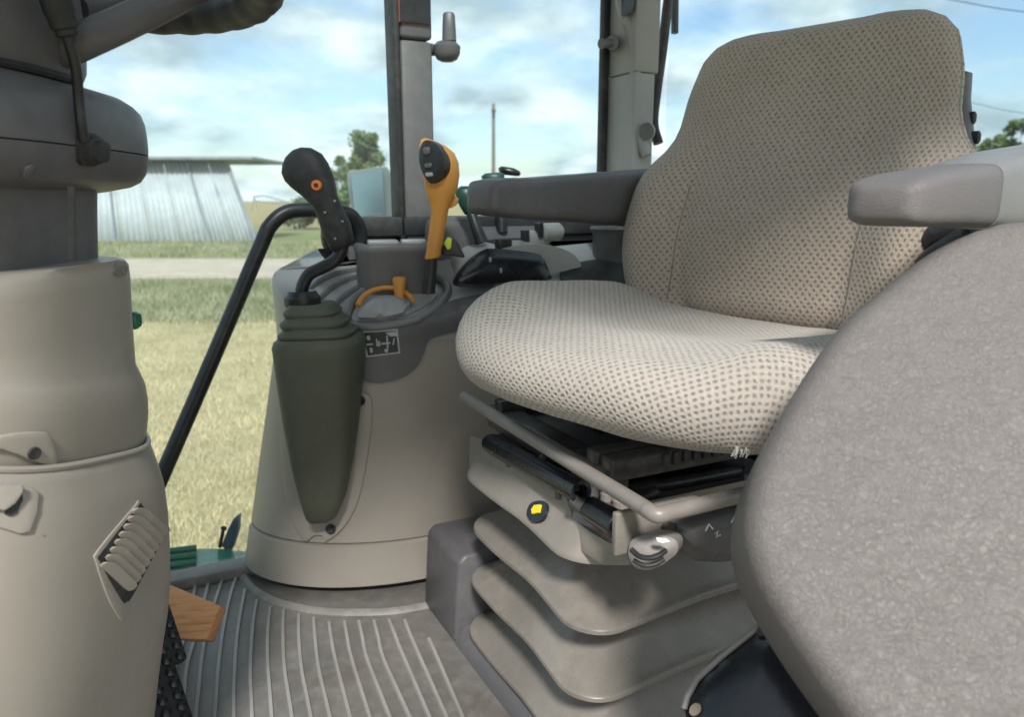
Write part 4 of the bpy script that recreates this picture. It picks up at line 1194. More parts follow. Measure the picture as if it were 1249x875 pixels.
bk = mesh_obj('backrest', V, Fc, M['fabric_back'], seat, sharp=None, uv=uv)
BV_BK = bvh_obj(bk); BV_CU = bvh_obj(cu)
def proj_uvw(u, w):                 # a point on the front of the backrest
    o = S(u, 0.3, w); h = BV_BK.ray_cast(o, -FS); return h[0] if h[0] is not None else o
for u in (-0.127, 0.127):
    tube('seam', [proj_uvw(u, w) - FS * 0.0002 for w in [0.10 + 0.02 * i for i in range(9)]], 0.0010, M['seam'], bk, n=6)
# plastic back shell seen at the edge of the backrest
bs = MB()
rings = []
for t in (0.12, 0.2, 0.4, 0.6, 0.72, 0.8, 0.83):
    w = lerp_tab(WT, t) * (0.945 if t < 0.82 else 0.8); vc = -0.215 - math.tan(BK) * HB * t - 0.045; 
    rings.append(sring(S(0, vc, 0.075 + HB * t), LS, FS, w, 0.022, 4, 40))
loft('back_shell', rings, M['grey'], seat, sharp=60)
for t in (0.60, 0.66):
    p = S(lerp_tab(WT, t) * 0.95, -0.215 - math.tan(BK) * HB * t - 0.045, 0.075 + HB * t)
    loft('shell_clip', [sring(p + LS * o, FS, UP, r_, r_ * 1.6, 3, 12) for o, r_ in ((-0.01, 0.005), (0.004, 0.005), (0.006, 0.003))], M['black'], seat)
# torn lining under the front edge
def fray(px, py, D, n, s, seed):
    rnd = random.Random(seed); g = MB()
    c = P(px, py, D)
    for i in range(n):
        a = c + Vector((rnd.uniform(-1, 1) * s, rnd.uniform(-.4, .4) * s, rnd.uniform(0.2, .8) * s))
        b = a + Vector((rnd.uniform(-1, 1) * s * .9, rnd.uniform(-.4, .4) * s, -rnd.uniform(0.4, 1.5) * s))
        g.tube([a, (a + b) / 2 + Vector((rnd.uniform(-1, 1), 0, rnd.uniform(-1, 1))) * s * 0.3, b], (0.0007, 0.0003), 4, 3)
    g.build('torn_lining', M['lining'], seat)
fray(905, 552, 0.60, 16, 0.006, 1); fray(590, 467, 0.93, 26, 0.007, 2)

# armrests
def armrest(stations, mat, name, n=36, p=3.6):
    rings = []
    for (px, yt, yb, D, wid) in stations:
        a, b = P(px, yt, D), P(px, yb, D); c = (a + b) / 2
        rings.append(sring(c, LS, UP, wid, (a - b).length / 2, p, n))
    return loft(name, rings, mat, seat, sharp=70)
ra = armrest([(586, 231, 254, 1.005, 0.02), (587, 225, 259, 1.01, 0.028), (590, 220, 262, 1.02, 0.031), (605, 217, 264, 1.035, 0.032), (635, 217, 267, 1.07, 0.033), (715, 211, 272, 1.17, 0.034), (785, 206, 278, 1.27, 0.034), (825, 203, 280, 1.34, 0.034)], M['grey'], 'armrest', p=5)
tube('armrest_hinge', [P(775, 300, 1.36), P(800, 262, 1.36)], 0.02, M['black'], seat, n=12)
la = armrest([(1075, 232, 262, 0.560, 0.016), (1076.47, 224, 270, 0.562, 0.023), (1079.9, 219, 274, 0.566, 0.027), (1087.74, 214.5, 276, 0.572, 0.029), (1110.28, 209, 276.5, 0.588, 0.030), (1144.58, 203.5, 277, 0.612, 0.0305), (1162.22, 201.5, 277.5, 0.626, 0.031), (1170.06, 201, 277.5, 0.632, 0.0305)], M['grain_arm'], 'armrest', p=5)
lb = armrest([(1168, 200, 278, 0.630, 0.0312), (1184, 194, 279, 0.645, 0.0325), (1214, 184, 280, 0.672, 0.0335), (1249, 178, 281, 0.706, 0.034), (1284, 172, 282, 0.74, 0.034), (1334, 164, 282, 0.79, 0.034), (1352, 175, 270, 0.81, 0.025)], M['arm_shell'], 'armrest_shell', p=5)
for o in (la, lb): pass
q = P(1247, 250, 0.69)
loft('armrest_hinge', [sring(q + Vector((0, o, 0)), _r, UP, 0.013, 0.022, 3.5, 20) for o in (0.06, -0.006)], M['black'], seat)
tube('armrest_bracket', [P(1290, 262, 0.80), P(1215, 282, 0.80), P(1150, 285, 0.84), P(1135, 300, 0.86)], 0.014, M['black'], seat, n=10, k=4)
tube('armrest_bracket', [P(1180, 285, 0.80), P(1140, 310, 0.83), P(1120, 330, 0.86)], 0.010, M['black'], seat, n=10, k=4)

# ------------------------------------------------------------------ seat suspension
CS = Vector((0.185, 0.985, FZ))
def B(u, v, w): return CS + LB * u + FB * v + UP * w
def rrect(hu, hv, z, r, n=9, sag=None):
    pts = []
    for cu_, cv_, a0 in ((hu - r, hv - r, 0), (-hu + r, hv - r, 90), (-hu + r, -hv + r, 180), (hu - r, -hv + r, 270)):
        for i in range(n):
            t = rad(a0 + 90 * i / (n - 1)); pts.append((cu_ + r * math.cos(t), cv_ + r * math.sin(t)))
    out = []
    m = len(pts)
    for i in range(m):                            # resample the straight runs too
        a, b = pts[i], pts[(i + 1) % m]
        k = 8 if math.hypot(a[0] - b[0], a[1] - b[1]) > 0.05 else 1
        for j in range(k):
            u, v = a[0] + (b[0] - a[0]) * j / k, a[1] + (b[1] - a[1]) * j / k
            w = z + (sag(u, v) if sag else 0)
            out.append(B(u, v, w))
    return out
HU, HV = 0.163, 0.205
def wave(u, v):            # lips droop like a spout at the near front corner and ride up on the far side
    return -0.011 * sstep(u, 0.02, 0.13) * sstep(v, 0.02, 0.17) + 0.003 * math.sin(u * 24)
def skirt(zlip, grow=0.0, top=0.085, nm='bellows_skirt'):
    hu, hv = HU + grow, HV + grow
    def R(i, dz, r, k): return rrect(hu - i, hv - i, zlip + dz, r, sag=lambda u, v: k * wave(u, v))
    rings = [R(0.078, top, 0.035, 0), R(0.066, 0.062, 0.040, 0.3), R(0.050, 0.043, 0.045, 0.6), R(0.030, 0.024, 0.046, 0.9), R(0.012, 0.008, 0.048, 1), R(0.004, 0.003, 0.050, 1), R(0.001, 0.0015, 0.050, 1), R(0.0, 0.0, 0.050, 1), R(0.0, -0.0048, 0.050, 1), R(0.0012, -0.0058, 0.050, 1),
             R(0.010, -0.004, 0.058, 1), R(0.035, 0.010, 0.05, 1), R(0.07, 0.022, 0.04, 0.5), R(0.080, 0.0, 0.035, 0)]
    return loft(nm, rings, M['beige_dark'], seat, sharp=38)
for k, z in enumerate((0.033, 0.115, 0.196)):
    skirt(z, 0.006 - 0.003 * k)
# inner core so that no light passes
loft('suspension_core', [rrect(HU - 0.085, HV - 0.085, z, 0.035) for z in (0.0, 0.30)], M['rubber'], seat)
# upper cover with height indicator
def CVR(iu, iv, z, r, k): return rrect(HU - iu, HV - iv, z, r, sag=lambda u, v: k * wave(u, v))
cv = [CVR(0.012, 0.022, 0.322, 0.02, 0), CVR(0.012, 0.020, 0.318, 0.02, 0), CVR(0.011, 0.015, 0.310, 0.026, 0.1), CVR(0.006, 0.003, 0.292, 0.038, 0.35), CVR(0.001, -0.008, 0.279, 0.05, 0.6), CVR(0.0, -0.0095, 0.2765, 0.052, 0.6), CVR(0.0, -0.0095, 0.273, 0.052, 0.6), CVR(0.001, -0.0085, 0.272, 0.052, 0.6), CVR(0.02, 0.012, 0.278, 0.045, 0.5), CVR(0.06, 0.05, 0.29, 0.04, 0)]
tc_ = loft('top_cover', cv, M['cover'], seat, sharp=38, cap=False)
fl_pt = B(0, HV - 0.014, 0.32)
fl_map = on_plane(fl_pt, (FB + UP * 0.15).normalized())
flange = patch('cover_flange', [(573, 532), (586, 536), (600, 546), (620, 556), (640, 571), (662, 588), (690, 605), (695, 620), (697, 632), (718, 648), (742, 662), (764, 666), (766, 690), (735, 690), (700, 668), (660, 628), (610, 590), (572, 572)], fl_map, 0.004, M['cover'], seat, step=5, grid=10, bevel=0.001)
for x, y in ((621, 565), (682, 604)):
    q, n = fl_map(x, y); t1 = LB; t2 = n.cross(t1)
    loft('rivet', [sring(q + n * o, t1, t2, r_, r_, 2, 14) for o, r_ in ((-0.002, 0.0055), (0.003, 0.0055), (0.0045, 0.003))], M['grey'], seat)
BV_TC = bvh_obj(tc_)
bz = patch('indicator_bezel', smooth_poly([(645, 628), (651, 615), (666, 613), (670, 622), (664, 636), (652, 639)], 3), on_bvh(BV_TC, 0.004, 0.82), 0.004, M['gloss_black'], seat, step=3, grid=6)
patch('indicator_window', [(652, 625), (656, 619), (664, 618), (662, 628), (653, 630)], on_bvh(BV_TC, 0.0065, 0.82), 0.004, M['yellow'], bz, step=3, grid=6)
# pan, rails and linkages between the cover and the cushion
zb = 0.33
box('seat_pan', B(-0.01, 0.0, 0.352), LB * 0.135, FB * 0.175, UP * 0.006, M['pan'], seat, 0.003)
box('seat_pan', B(0.0, -0.02, 0.395) + RB * 0.03, LB * 0.15, FB * 0.15, UP * 0.012, M['mechanism'], seat, 0.004)
for v in (0.06, -0.02, -0.10):
    for u in (-0.06, 0.01, 0.07):
        loft('pan_bolt', [sring(B(u, v + 0.03, 0.358 + o), LB, FB, 0.007, 0.007, 2, 10) for o in (0, 0.004)], M['mechanism'], seat)
box('cross_rail', B(0, HV - 0.05, 0.352), LB * 0.15, FB * 0.016, UP * 0.016, M['mechanism'], seat, 0.004)
for u in (0.148, 0.118, -0.12):
    box('slide_rail', B(u, -0.02, 0.368), LB * 0.011, FB * 0.19, UP * 0.013, M['mechanism'], seat, 0.003)
g = MB()
for k in range(16): g.box(B(0.160, 0.10 - k * 0.014, 0.372), LB * 0.003, FB * 0.004, UP * 0.007)
g.build('ratchet_teeth', M['mechanism'], seat, bevel=0)
# hollow front tube
ta, tb_ = P(598, 541, 0.99), P(709, 601, 0.775)
ax = (tb_ - ta).normalized(); s1 = ax.orthogonal().normalized(); s2 = ax.cross(s1)
loft('front_tube', [sring(ta, s1, s2, 0.013, 0.013, 2, 20), sring(tb_, s1, s2, 0.013, 0.013, 2, 20), sring(tb_, s1, s2, 0.0085, 0.0085, 2, 20), sring(tb_ - ax * 0.04, s1, s2, 0.0085, 0.0085, 2, 20)], M['gloss_black'], seat, sharp=40)
tc2, td = P(722, 622, 0.765), P(757, 643, 0.71)
ax = (td - tc2).normalized(); s1 = ax.orthogonal().normalized(); s2 = ax.cross(s1)
loft('lock_cylinder', [sring(tc2, s1, s2, 0.013, 0.013, 3, 20), sring(td, s1, s2, 0.014, 0.014, 3, 20), sring(td + ax * 0.003, s1, s2, 0.010, 0.010, 3, 20)], M['gloss_black'], seat, sharp=40)
tube('link_rod', [P(690, 590, 0.80), P(720, 605, 0.80), P(760, 615, 0.80), P(800, 600, 0.82)], 0.007, M['mechanism'], seat, n=10, k=4)
tube('link_rod', [P(700, 612, 0.78), P(735, 632, 0.75), P(770, 640, 0.73)], 0.009, M['mechanism'], seat, n=10, k=4)
tube('link_rod', [P(740, 600, 0.84), P(820, 590, 0.86), P(900, 575, 0.90)], 0.008, M['mechanism'], seat, n=10, k=4)
box('pivot_block', P(768, 641, 0.70), LB * 0.014, FB * 0.010, UP * 0.012, M['grey_metal'], seat, 0.004)
box('pivot_block', P(752, 625, 0.76), LB * 0.016, FB * 0.02, UP * 0.010, M['mechanism'], seat, 0.004)
for (x, y, D_, r_) in ((722, 596, 0.79, 0.009), (741, 604, 0.77, 0.008), (758, 612, 0.755, 0.010), (776, 622, 0.74, 0.007), (700, 583, 0.82, 0.007), (662, 560, 0.89, 0.006)):
    q = P(x, y, D_); loft('link_bolt', [sring(q + UP * o, LB, FB, r_ * k_, r_ * k_, 2, 14) for o, k_ in ((-0.02, 1), (0.002, 1), (0.004, 0.7), (0.006, 0.35))], M['grey_metal'] if y > 600 else M['pan'], seat)
box('link_plate', P(735, 612, 0.785), LB * 0.03, FB * 0.018, UP * 0.003, M['pan'], seat, 0.002)
box('link_plate', P(690, 566, 0.88), LB * 0.05, FB * 0.012, UP * 0.003, M['pan'], seat, 0.002)
# bent slide-adjuster bar
tube('adjuster_bar', [P(566, 484, 1.01), P(600, 505, 0.94), P(700, 567, 0.765), P(778, 615, 0.655), P(792, 624, 0.637), P(803, 628.5, 0.631), P(818, 625, 0.637), P(860, 615, 0.665), P(905, 604, 0.70), P(1000, 582, 0.78)], 0.0078, M['grey_metal'], seat, n=14, k=6)
# damper knob
ks = smooth_poly([(768, 664), (776, 656), (795, 653), (815, 655), (826, 662), (826, 674), (818, 682), (803, 692), (788, 696), (774, 692), (767, 680)], 4)
kn_ = patch('damper_knob', ks, on_plane(P(795, 675, 0.665), (FB + LB * 0.8 + UP * 0.2).normalized()), 0.022, M['knob'], seat, step=3, grid=6, puff=lambda v, o: 0.010 * min(1, edge_dist(v, o) / 18) ** 0.8)
tube('knob_groove', [P(770, 671, 0.652), P(780, 679, 0.644), P(792, 681, 0.640), P(803, 678, 0.640), P(812, 672, 0.645)], 0.0026, M['rubber'], kn_, n=8, k=4)
tube('knob_groove', [P(773, 684, 0.652), P(785, 690, 0.646), P(798, 689, 0.645), P(810, 683, 0.648)], 0.0022, M['rubber'], kn_, n=8, k=4)
patch('worn_spot', [(800, 656), (812, 657), (818, 661), (808, 663), (802, 661)], on_plane(P(808, 660, 0.640), (FB + LB * 0.8 + UP * 0.6).normalized()), 0.002, M['white'], kn_, step=4, grid=6)
box('side_bracket', P(800, 640, 0.70), RB * 0.05, LB * 0.004, UP * 0.022, M['beige_dark'], seat, 0.002)
loft('bracket_bolt', [sring(P(810, 640, 0.70) + LB * o, RB, UP, 0.006, 0.006, 2, 12) for o in (0.004, 0.010)], M['mechanism'], seat)
# rocker panel for the seat controls
rp_map = on_plane(P(870, 650, 0.70), (LB + UP * 0.45 + FB * 0.15).normalized())
rp = patch('control_pod', smooth_poly([(826, 644), (840, 630), (880, 620), (930, 612), (960, 640), (930, 676), (905, 682), (872, 686), (858, 676)], 4), rp_map, 0.03, M['grey'], seat, step=4, grid=8, puff=lambda v, o: 0.008 * min(1, edge_dist(v, o) / 10) ** 0.5)
def scratch(pts): tube('scratch_mark', [rp_map(*p)[0] + rp_map(*p)[1] * 0.0085 for p in pts], 0.0009, M['white'], rp, n=5)
for pts in ([(855, 648), (859, 640), (864, 646)], [(866, 652), (870, 648), (868, 656), (873, 653)], [(886, 638), (890, 631), (893, 637)], [(895, 644), (899, 639)]): scratch(pts)

# plinth and mat upturn below the seat
pn = thing('seat_plinth', 'dark grey moulded plinth on the floor in front of seat bellows', 'plinth', (0.0, 1.0, FZ))
c0 = PZ(517, 737, FZ)
def PLn(l, r, z): return c0 + LB * l + RB * r + UP * z
V = []
for l in (0.0, 0.13):
    for r, z in ((0.0, 0.0), (0.008, 0.128), (0.02, 0.138), (0.30, 0.138), (0.30, 0.0)): V.append(PLn(l, r, z))
mesh_obj('block', V, [(0, 1, 2, 3, 4)[::-1], (5, 6, 7, 8, 9)] + [(i, (i + 1) % 5, (i + 1) % 5 + 5, i + 5) for i in range(5)], M['grey'], pn, bevel=0.006)
prof = [(0.0, 0.0), (0.004, 0.012), (0.016, 0.024), (0.035, 0.028), (0.05, 0.029), (0.09, 0.03), (0.09, 0.0)]
V = []; L2 = [0.131, 0.2, 0.35, 0.6]
for l in L2:
    for r, z in prof: V.append(PLn(l, r, z))
m = len(prof); Fc = [tuple(range(m))[::-1], tuple(range(m * 3, m * 4))]
for i in range(3):
    for j in range(m): Fc.append((i * m + j, i * m + (j + 1) % m, (i + 1) * m + (j + 1) % m, (i + 1) * m + j))
mesh_obj('upturned_edge', V, Fc, M['grey'], pn, sharp=50)

# ------------------------------------------------------------------ black side cover near the door
bc = thing('black_side_cover', 'glossy black angular cover with bronze screw below grey grained panel', 'cover', P(900, 860, 0.62))
bmap = on_plane(P(900, 830, 0.60), (Vector((-0.35, -0.75, 0.55))).normalized())
patch('shell', [(834, 862), (838, 850), (850, 828), (880, 800), (925, 764), (938, 762), (975, 800), (1060, 930), (1020, 980), (880, 980), (840, 890)], bmap, 0.06, M['gloss_black'], bc, step=8, grid=16, puff=lambda v, o: 0.012 * min(1, edge_dist(v, o) / 40) ** 0.5, bevel=0)
tube('edge_ridge', [bmap(x, y)[0] + bmap(x, y)[1] * 0.003 for x, y in ((835, 865), (839, 851), (851, 829), (881, 801), (926, 765))], 0.0028, M['grey_metal'], bc, n=8)
patch('side_lip', [(848, 828), (872, 800), (905, 778), (922, 766), (880, 800), (852, 827)], bmap, 0.03, M['grey'], bc, step=6, grid=12)
for (x, y, mt) in ((850, 866, 'bronze'), (931, 770, 'rubber')):
    q, n = bmap(x, y); q = q + n * 0.009; t1 = n.orthogonal().normalized(); t2 = n.cross(t1)
    loft('screw', [sring(q + n * o, t1, t2, r_, r_ * 0.7, 2, 14) for o, r_ in ((-0.004, 0.007), (0.002, 0.006))], M[mt], bc)

# ------------------------------------------------------------------ grained panel by the door
fp = thing('fender_panel', 'large grey grained plastic panel with rounded edge beside the door', 'panel', P(1100, 800, 0.40))
fmap = on_plane(P(1010, 600, 0.46), Vector((-0.10, -0.80, 0.60)).normalized())
fo_ = smooth_poly([(x + 9 if x < 1100 else x, y) for x, y in [(1250, 273), (1190, 283), (1130, 312), (1070, 352), (1020, 395), (975, 455), (935, 525), (910, 580), (899, 625), (899, 665), (912, 710), (940, 760), (975, 815), (1030, 890), (1110, 980), (1230, 1060), (1420, 1080), (1560, 950), (1600, 700), (1560, 450), (1450, 320), (1340, 278)]], 4)
patch('skin', fo_, fmap, 0.05, M['grain'], fp, step=6, grid=9, sharp=None, puff=lambda v, o: 0.014 * math.sqrt(max(0, 1 - (1 - min(1, edge_dist(v, o) / 28)) ** 2)) + 0.022 * math.sin(1.57 * min(1, edge_dist(v, o) / 330)))

# ------------------------------------------------------------------ steering column
sc_ = thing('steering_column', 'tan plastic steering column with grey switch pod and air vent', 'steering column', (-0.42, 0.58, FZ))
XC = -0.46
def topx(v):
    d = v - CAM; return 624.5 + FPX * d.dot(_r) / d.dot(_f)
def crow(xr, y, D=0.60, hd=0.13, p=3.2, n=56, xc=XC, dy=0.0, tilt=0.0):
    """closed section whose right-hand silhouette falls on pixel xr"""
    q = P(xr, y, D + dy + hd * 0.55)
    lo_, hi_ = 0.01, 0.4
    for _ in range(22):
        hw = (lo_ + hi_) / 2
        ring = sring(Vector((xc, D + dy, q.z)), _r, Vector((0, 1, 0)), hw, hd, p, n)
        if max(topx(v) for v in ring) > xr: hi_ = hw
        else: lo_ = hw
    xm = max(v.x for v in ring)
    ys = max(ring, key=topx).y
    return [v + UP * (tilt * (0.22 * max(0, ys - v.y) + 0.30 * (xm - v.x))) for v in ring]
mid = [(146, 316, .1), (152, 318, .118), (157, 324, .126), (159, 340, .13), (162, 400, .13), (166, 452, .13), (172, 466, .134), (178, 480, .14), (181, 498, .143), (181.5, 515, .143), (180, 535, .14), (175, 556, .135), (164, 600, .13)]
mc = loft('middle_cowl', [crow(x, y, hd=h, tilt=0.9 * sstep(y, 350, 500)) for x, y, h in mid], M['beige'], sc_, sharp=60)
BV_MC = bvh_obj(mc)
low = [(170, 556, .128, -0.006), (178, 553, .138, -0.006), (184, 556, .143, -0.006), (188, 566, .146, -.006), (195, 585, .150, -.008), (201, 605, .155, -.01), (205.5, 640, .162, -.012), (207.5, 680, .167, -.014), (208, 720, .168, -.014), (205, 760, .166, -.012), (199, 800, .162, -.010), (194, 840, .158, -.008), (189, 890, .152, -.006), (183, 980, .145, -.004), (180, 1100, .14, 0)]
lc = loft('lower_cowl', [crow(x, y, hd=h, dy=d, tilt=1.0 * (1 - sstep(y, 560, 800))) for x, y, h, d in low], M['beige'], sc_, sharp=60)
BV_LC = bvh_obj(lc)
lip = crow(181, 552, hd=.141, dy=-.006, tilt=1.0)
tube('cowl_lip', lip[28:] + lip[:8], 0.0028, M['beige'], sc_, n=8)
BV_CW = BVHTree.FromPolygons([v.co + WLOC[mc.name] for v in mc.data.vertices] + [v.co + WLOC[lc.name] for v in lc.data.vertices], [tuple(p.vertices) for p in mc.data.polygons] + [tuple(i + len(mc.data.vertices) for i in p.vertices) for p in lc.data.polygons])
q = P(180, 1100, 0.6)
loft('column_foot', [sring(Vector((XC, 0.6, z)), _r, Vector((0, 1, 0)), 0.13, 0.12, 3, 32) for z in (FZ, q.z + 0.001)], M['rubber'], sc_)
nk = [(119, 226), (119, 270), (120, 318)]
loft('neck', [crow(x, y, hd=0.09, p=6) for x, y in nk], M['grey'], sc_, sharp=50)
tube('neck_groove', [P(87, 228, 0.509), P(88, 316, 0.509)], 0.0022, M['rubber'], sc_, n=6)
pod = [(95, 238, .13), (130, 234, .145), (160, 228, .158), (172, 222, .163), (178, 213, .166), (181, 200, .168), (181.5, 190, .168)]
pod_lo = loft('pod_lower', [crow(x, y, hd=h, p=3.4) for x, y, h in pod], M['grey'], sc_, sharp=60)
pod2 = [(181, 188.4, .1675), (181, 180, .168), (179.5, 165, .166), (177, 150, .163), (172, 138, .158), (163, 129, .150), (150, 121, .14), (120, 112, .118), (80, 108, .09)]
pod_up = loft('pod_upper', [crow(x, y, hd=h, p=3.4) for x, y, h in pod2], M['grey'], sc_, sharp=60)
BV_PD = BVHTree.FromPolygons([v.co + WLOC[pod_lo.name] for v in pod_lo.data.vertices] + [v.co + WLOC[pod_up.name] for v in pod_up.data.vertices], [tuple(p.vertices) for p in pod_lo.data.polygons] + [tuple(i + len(pod_lo.data.vertices) for i in p.vertices) for p in pod_up.data.polygons])
p, n = cast(34, 209, BV_PD, 0.45); t1 = UP.cross(n).normalized(); t2 = n.cross(t1); loft('pod_button', [sring(p + n * o, t1, t2, r_, r_, 2, 20) for o, r_ in ((0, 0.0055), (0.001, 0.0055), (0.002, 0.004))], M['grey'], sc_)
# notch on the middle cowl and screw tab on the lower cowl
patch('cowl_notch', smooth_poly([(137, 331), (141, 321), (151, 319), (154, 328), (150, 336), (141, 336)], 3), on_bvh(BV_MC, 0.0015, 0.5), 0.002, M['beige_dark'], sc_, step=3, grid=6)
patch('screw_tab', smooth_poly([(-30, 545), (0, 530), (45, 526), (58, 534), (65, 567), (40, 562), (0, 547)], 3), on_bvh(BV_CW, 0.004, 0.45), 0.004, M['beige'], sc_, step=4, grid=8, bevel=0.001)
p, n = cast(36, 551, BV_CW, 0.45); p = p + n * 0.0055; t1 = n.orthogonal().normalized(); t2 = n.cross(t1)
loft('screw', [sring(p + n * o, t1, t2, r_, r_, 2, 18) for o, r_ in ((-0.001, 0.0047), (0.001, 0.0045), (0.0005, 0.002))], M['rubber'], sc_)
tab = patch('latch_plate', [(-60, 590), (0, 595), (38, 597), (45, 603), (43, 625), (34, 650), (22, 652), (0, 645), (-60, 625)], on_bvh(BV_CW, 0.003, 0.45), 0.003, M['beige'], sc_, step=5, grid=10, bevel=0.001)
patch('latch_hole', [(2, 628), (8, 608), (22, 603), (23, 612), (16, 628), (8, 631)], on_bvh(BV_CW, 0.0042, 0.45), 0.002, M['rubber'], tab, step=4, grid=8)
patch('latch_hook', [(-40, 620), (-40, 596), (0, 594), (19, 593), (20, 603), (10, 617), (0, 624)], on_bvh(BV_CW, 0.009, 0.45), 0.004, M['beige'], tab, step=4, grid=8, bevel=0.001)
# air vent with slats
vent = patch('vent_bezel', smooth_poly([(116, 686), (118, 672), (163, 618), (170, 614), (200, 642), (204, 652), (158, 738), (150, 757), (144, 754), (130, 728)], 3), on_bvh(BV_LC, 0.0012, 0.47), 0.004, M['beige'], sc_, step=4, grid=8, bevel=0.001)
patch('vent_recess', smooth_poly([(120, 686), (122, 674), (165, 620), (172, 618), (197, 643), (199, 652), (160, 726), (152, 734), (146, 732)], 3), on_bvh(BV_LC, 0.0018, 0.47), 0.003, M['rubber'], vent, step=4, grid=8)
dd = Vector((0.735, 0.678)); nn = Vector((0.678, -0.735))
for k in range(8):
    L0 = Vector((119.0 + 5.5 * k, 689 - 9.4 * k))
    rel = [(1, 0), (1, 5), (4, 8.5), (9, 9.6), (40, 9.6), (46, 7.5), (48.5, 3), (47, -0.5), (41, -1.2), (4, -1.2)]
    w = [L0 + dd * a_ + nn * b_ for a_, b_ in rel]
    patch('slat', w, on_bvh(BV_LC, 0.0022, 0.47), 0.001, M['beige'], vent, step=3, grid=5, smooth=False, puff=lambda v, o, L0=L0: 0.0052 * max(0, min(1, ((Vector((v[0], v[1])) - L0).dot(nn) + 2) / 11)))
# turn signal stalk with rubber boot
p, n = cast(106, 182, BV_PD, 0.45)
t1 = UP.cross(n).normalized(); t2 = n.cross(t1)
bt2 = loft('stalk_boot', [sring(p + n * o, t1, t2, a, b_, 3.2, 28) for o, a, b_ in ((-0.01, 0.0145, 0.0125), (0.003, 0.0142, 0.0122), (0.004, 0.0118, 0.010), (0.008, 0.0115, 0.0098), (0.009, 0.0092, 0.0078), (0.013, 0.009, 0.0076), (0.014, 0.006, 0.005))], M['rubber'], sc_, sharp=45)
DSt = p.y - 0.015
tube('stalk', [P(103, 172, DSt + 0.004), P(99, 150, DSt), P(96, 120, DSt), P(92, 80, DSt - 0.006), P(82, 45, DSt - 0.012), P(76, 30, DSt - 0.015)], (0.0040, 0.0036), M['black'], sc_, n=12, k=5, flat=0.8)
tube('stalk_grip', [P(86, 52, DSt - 0.011), P(80, 36, DSt - 0.013), P(74, 18, DSt - 0.016), P(65, -10, DSt - 0.02), P(55, -60, DSt - 0.03)], [0.0042, 0.0075, 0.0095, 0.0105, 0.0105, 0.0105], M['rubber'], sc_, n=14, k=5, flat=0.75)

# ------------------------------------------------------------------ steering wheel
sw = thing('steering_wheel', 'dark grey steering wheel with finger grip rim above the column', 'steering wheel', (-0.42, 0.58, FZ + 0.72))
def wrow(xr, y, hd, p=2.6): return crow(xr, y, 0.58, hd, p, 48)
hub = loft('hub', [wrow(x, y, h) for x, y, h in ((99, 106, .11), (103, 98, .115), (106, 90, .118), (106, 60, .117), (103, 30, .114), (98, 0, .11), (85, -40, .10), (60, -70, .08))], M['grey'], sw, sharp=60)
tube('hub_gap', [Vector((q_.x, q_.y, q_.z)) for q_ in wrow(99.5, 105, .1105)[24:] + wrow(99.5, 105, .1105)[:2]], 0.0035, M['rubber'], sw, n=8)
WC = Vector((-0.385, 0.575, P(260, 6, 0.74).z + 0.013)); WR = 0.205
wn_ = Vector((0.10, 0.05, 1)).normalized()
wx = Vector((1, 0, -0.10)).normalized(); wy = wn_.cross(wx)
Vr = []; Fr = []; NS, NT = 160, 14
for i in range(NS):
    t = 2 * math.pi * i / NS
    rad_ = wx * math.cos(t) + wy * math.sin(t)
    rr_ = 0.0150 + 0.0014 * abs(math.sin(i * math.pi * 36 / NS))
    for j in range(NT):
        a = 2 * math.pi * j / NT
        Vr.append(WC + rad_ * (WR + rr_ * math.cos(a)) + wn_ * (rr_ * math.sin(a)))
for i in range(NS):
    for j in range(NT):
        Fr.append((i * NT + j, ((i + 1) % NS) * NT + j, ((i + 1) % NS) * NT + (j + 1) % NT, i * NT + (j + 1) % NT))
mesh_obj('rim', Vr, Fr, M['rubber'], sw, sharp=None)
def spoke(t, mat, zoff):
    d = wx * math.cos(t) + wy * math.sin(t)
    a = WC + d * 0.05 - wn_ * (0.03 + zoff); b = WC + d * (WR - 0.004)
    tube('spoke', [a, a.lerp(b, 0.5) - wn_ * 0.004, b], 0.017, mat, sw, n=16, k=6, flat=0.75)
tube('spoke', [P(75, 62, 0.60), P(105, 48, 0.60), P(150, 28, 0.625), P(200, 4, 0.66), P(245, -20, 0.70)], 0.0148, M['grey'], sw, n=16, k=6, flat=0.85)
spoke(rad(170), M['grey'], 0.03); spoke(rad(285), M['grey'], 0.03)
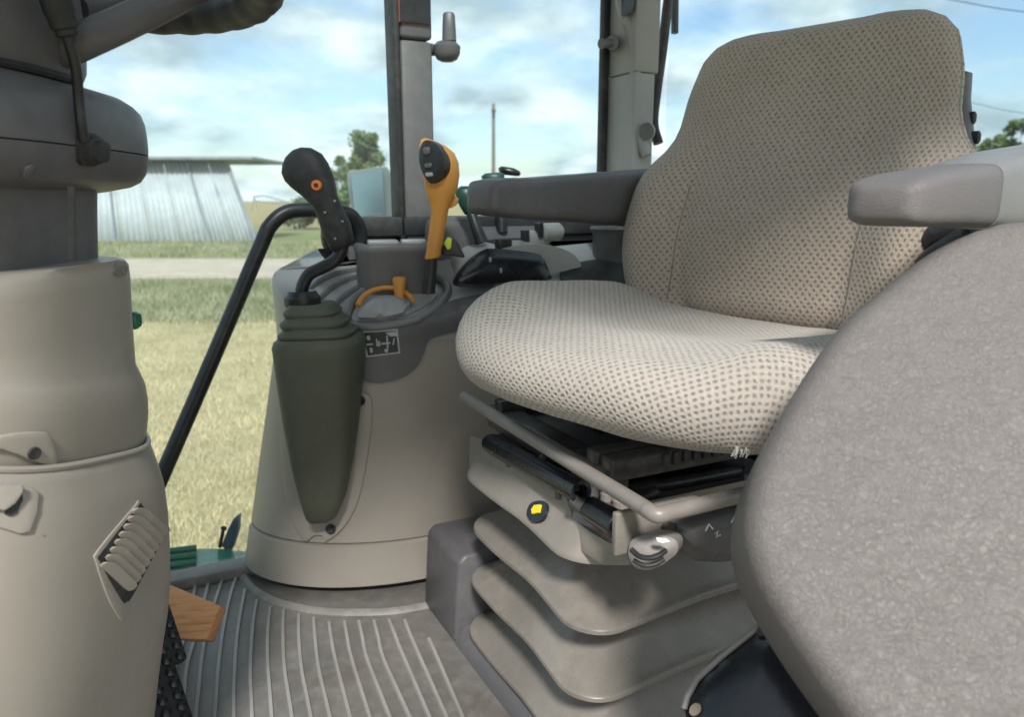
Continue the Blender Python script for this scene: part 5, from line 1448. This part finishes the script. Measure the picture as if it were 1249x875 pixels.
tube('spoke', [P(95, 8, 0.66), P(130, 2, 0.69), P(170, -12, 0.72)], 0.010, M['grey'], sw, n=12, k=5)

# ------------------------------------------------------------------ pedals, wooden block, small green knob
def pedal(name, label, px, py, D, hw, hh, seed):
    t = thing(name, label, 'pedal', P(px, py, D), 'brake pedals')
    nrm = Vector((0.55, -0.55, 0.63)).normalized(); ax_ = UP.cross(nrm).normalized(); up_ = nrm.cross(ax_)
    c = P(px, py, D)
    box('pad', c, ax_ * hw, up_ * hh, nrm * 0.008, M['rubber'], t, 0.005)
    for i in range(4):
        for j in range(7):
            q = c + ax_ * (hw * (-0.75 + 0.5 * i)) + up_ * (hh * (-0.84 + 0.28 * j)) + nrm * 0.008
            loft('stud', [sring(q + nrm * o, ax_, up_, r_, r_, 2, 10) for o, r_ in ((-0.001, 0.0062), (0.003, 0.0058), (0.0045, 0.003))], M['gloss_black'], t)
    tube('arm', [c - nrm * 0.006, c - nrm * 0.05 - UP * 0.02, c - nrm * 0.10 + UP * 0.0, c - nrm * 0.2 + UP * 0.08], 0.012, M['black'], t, n=8, k=4)
    return t
pedal('brake_pedal', 'black studded brake pedal next to the wooden block', 181, 772, 0.86, 0.032, 0.050, 1)
pedal('brake_pedal', 'black studded brake pedal in front of the other pedal', 182, 848, 0.80, 0.036, 0.050, 2)
wb = thing('wooden_block', 'orange brown wooden block wedged behind the brake pedal', 'wooden block', P(220, 780, 0.95))
wd = on_plane(P(235, 745, 0.96), Vector((0.1, -0.8, 0.6)).normalized())
wo = patch('timber', [(150, 690), (268, 739), (266, 745), (252, 781), (222, 780), (150, 772)], wd, 0.04, M['wood'], wb, step=20, grid=30, sharp=30, bevel=0.0015)
tube('prop', [P(200, 770, 0.985), PZ(205, 800, FZ)], 0.012, M['black'], wb, n=8)
gk = loft('green_knob', [sring(P(166, 391, 0.75) + _r * o, Vector((0, 1, 0)), UP, r_, r_ * 1.1, 3, 14) for o, r_ in ((-0.05, 0.008), (0.0, 0.008), (0.003, 0.006))], M['green'], None)
props(gk, 'small dark green knob poking out behind the tan column', 'knob')
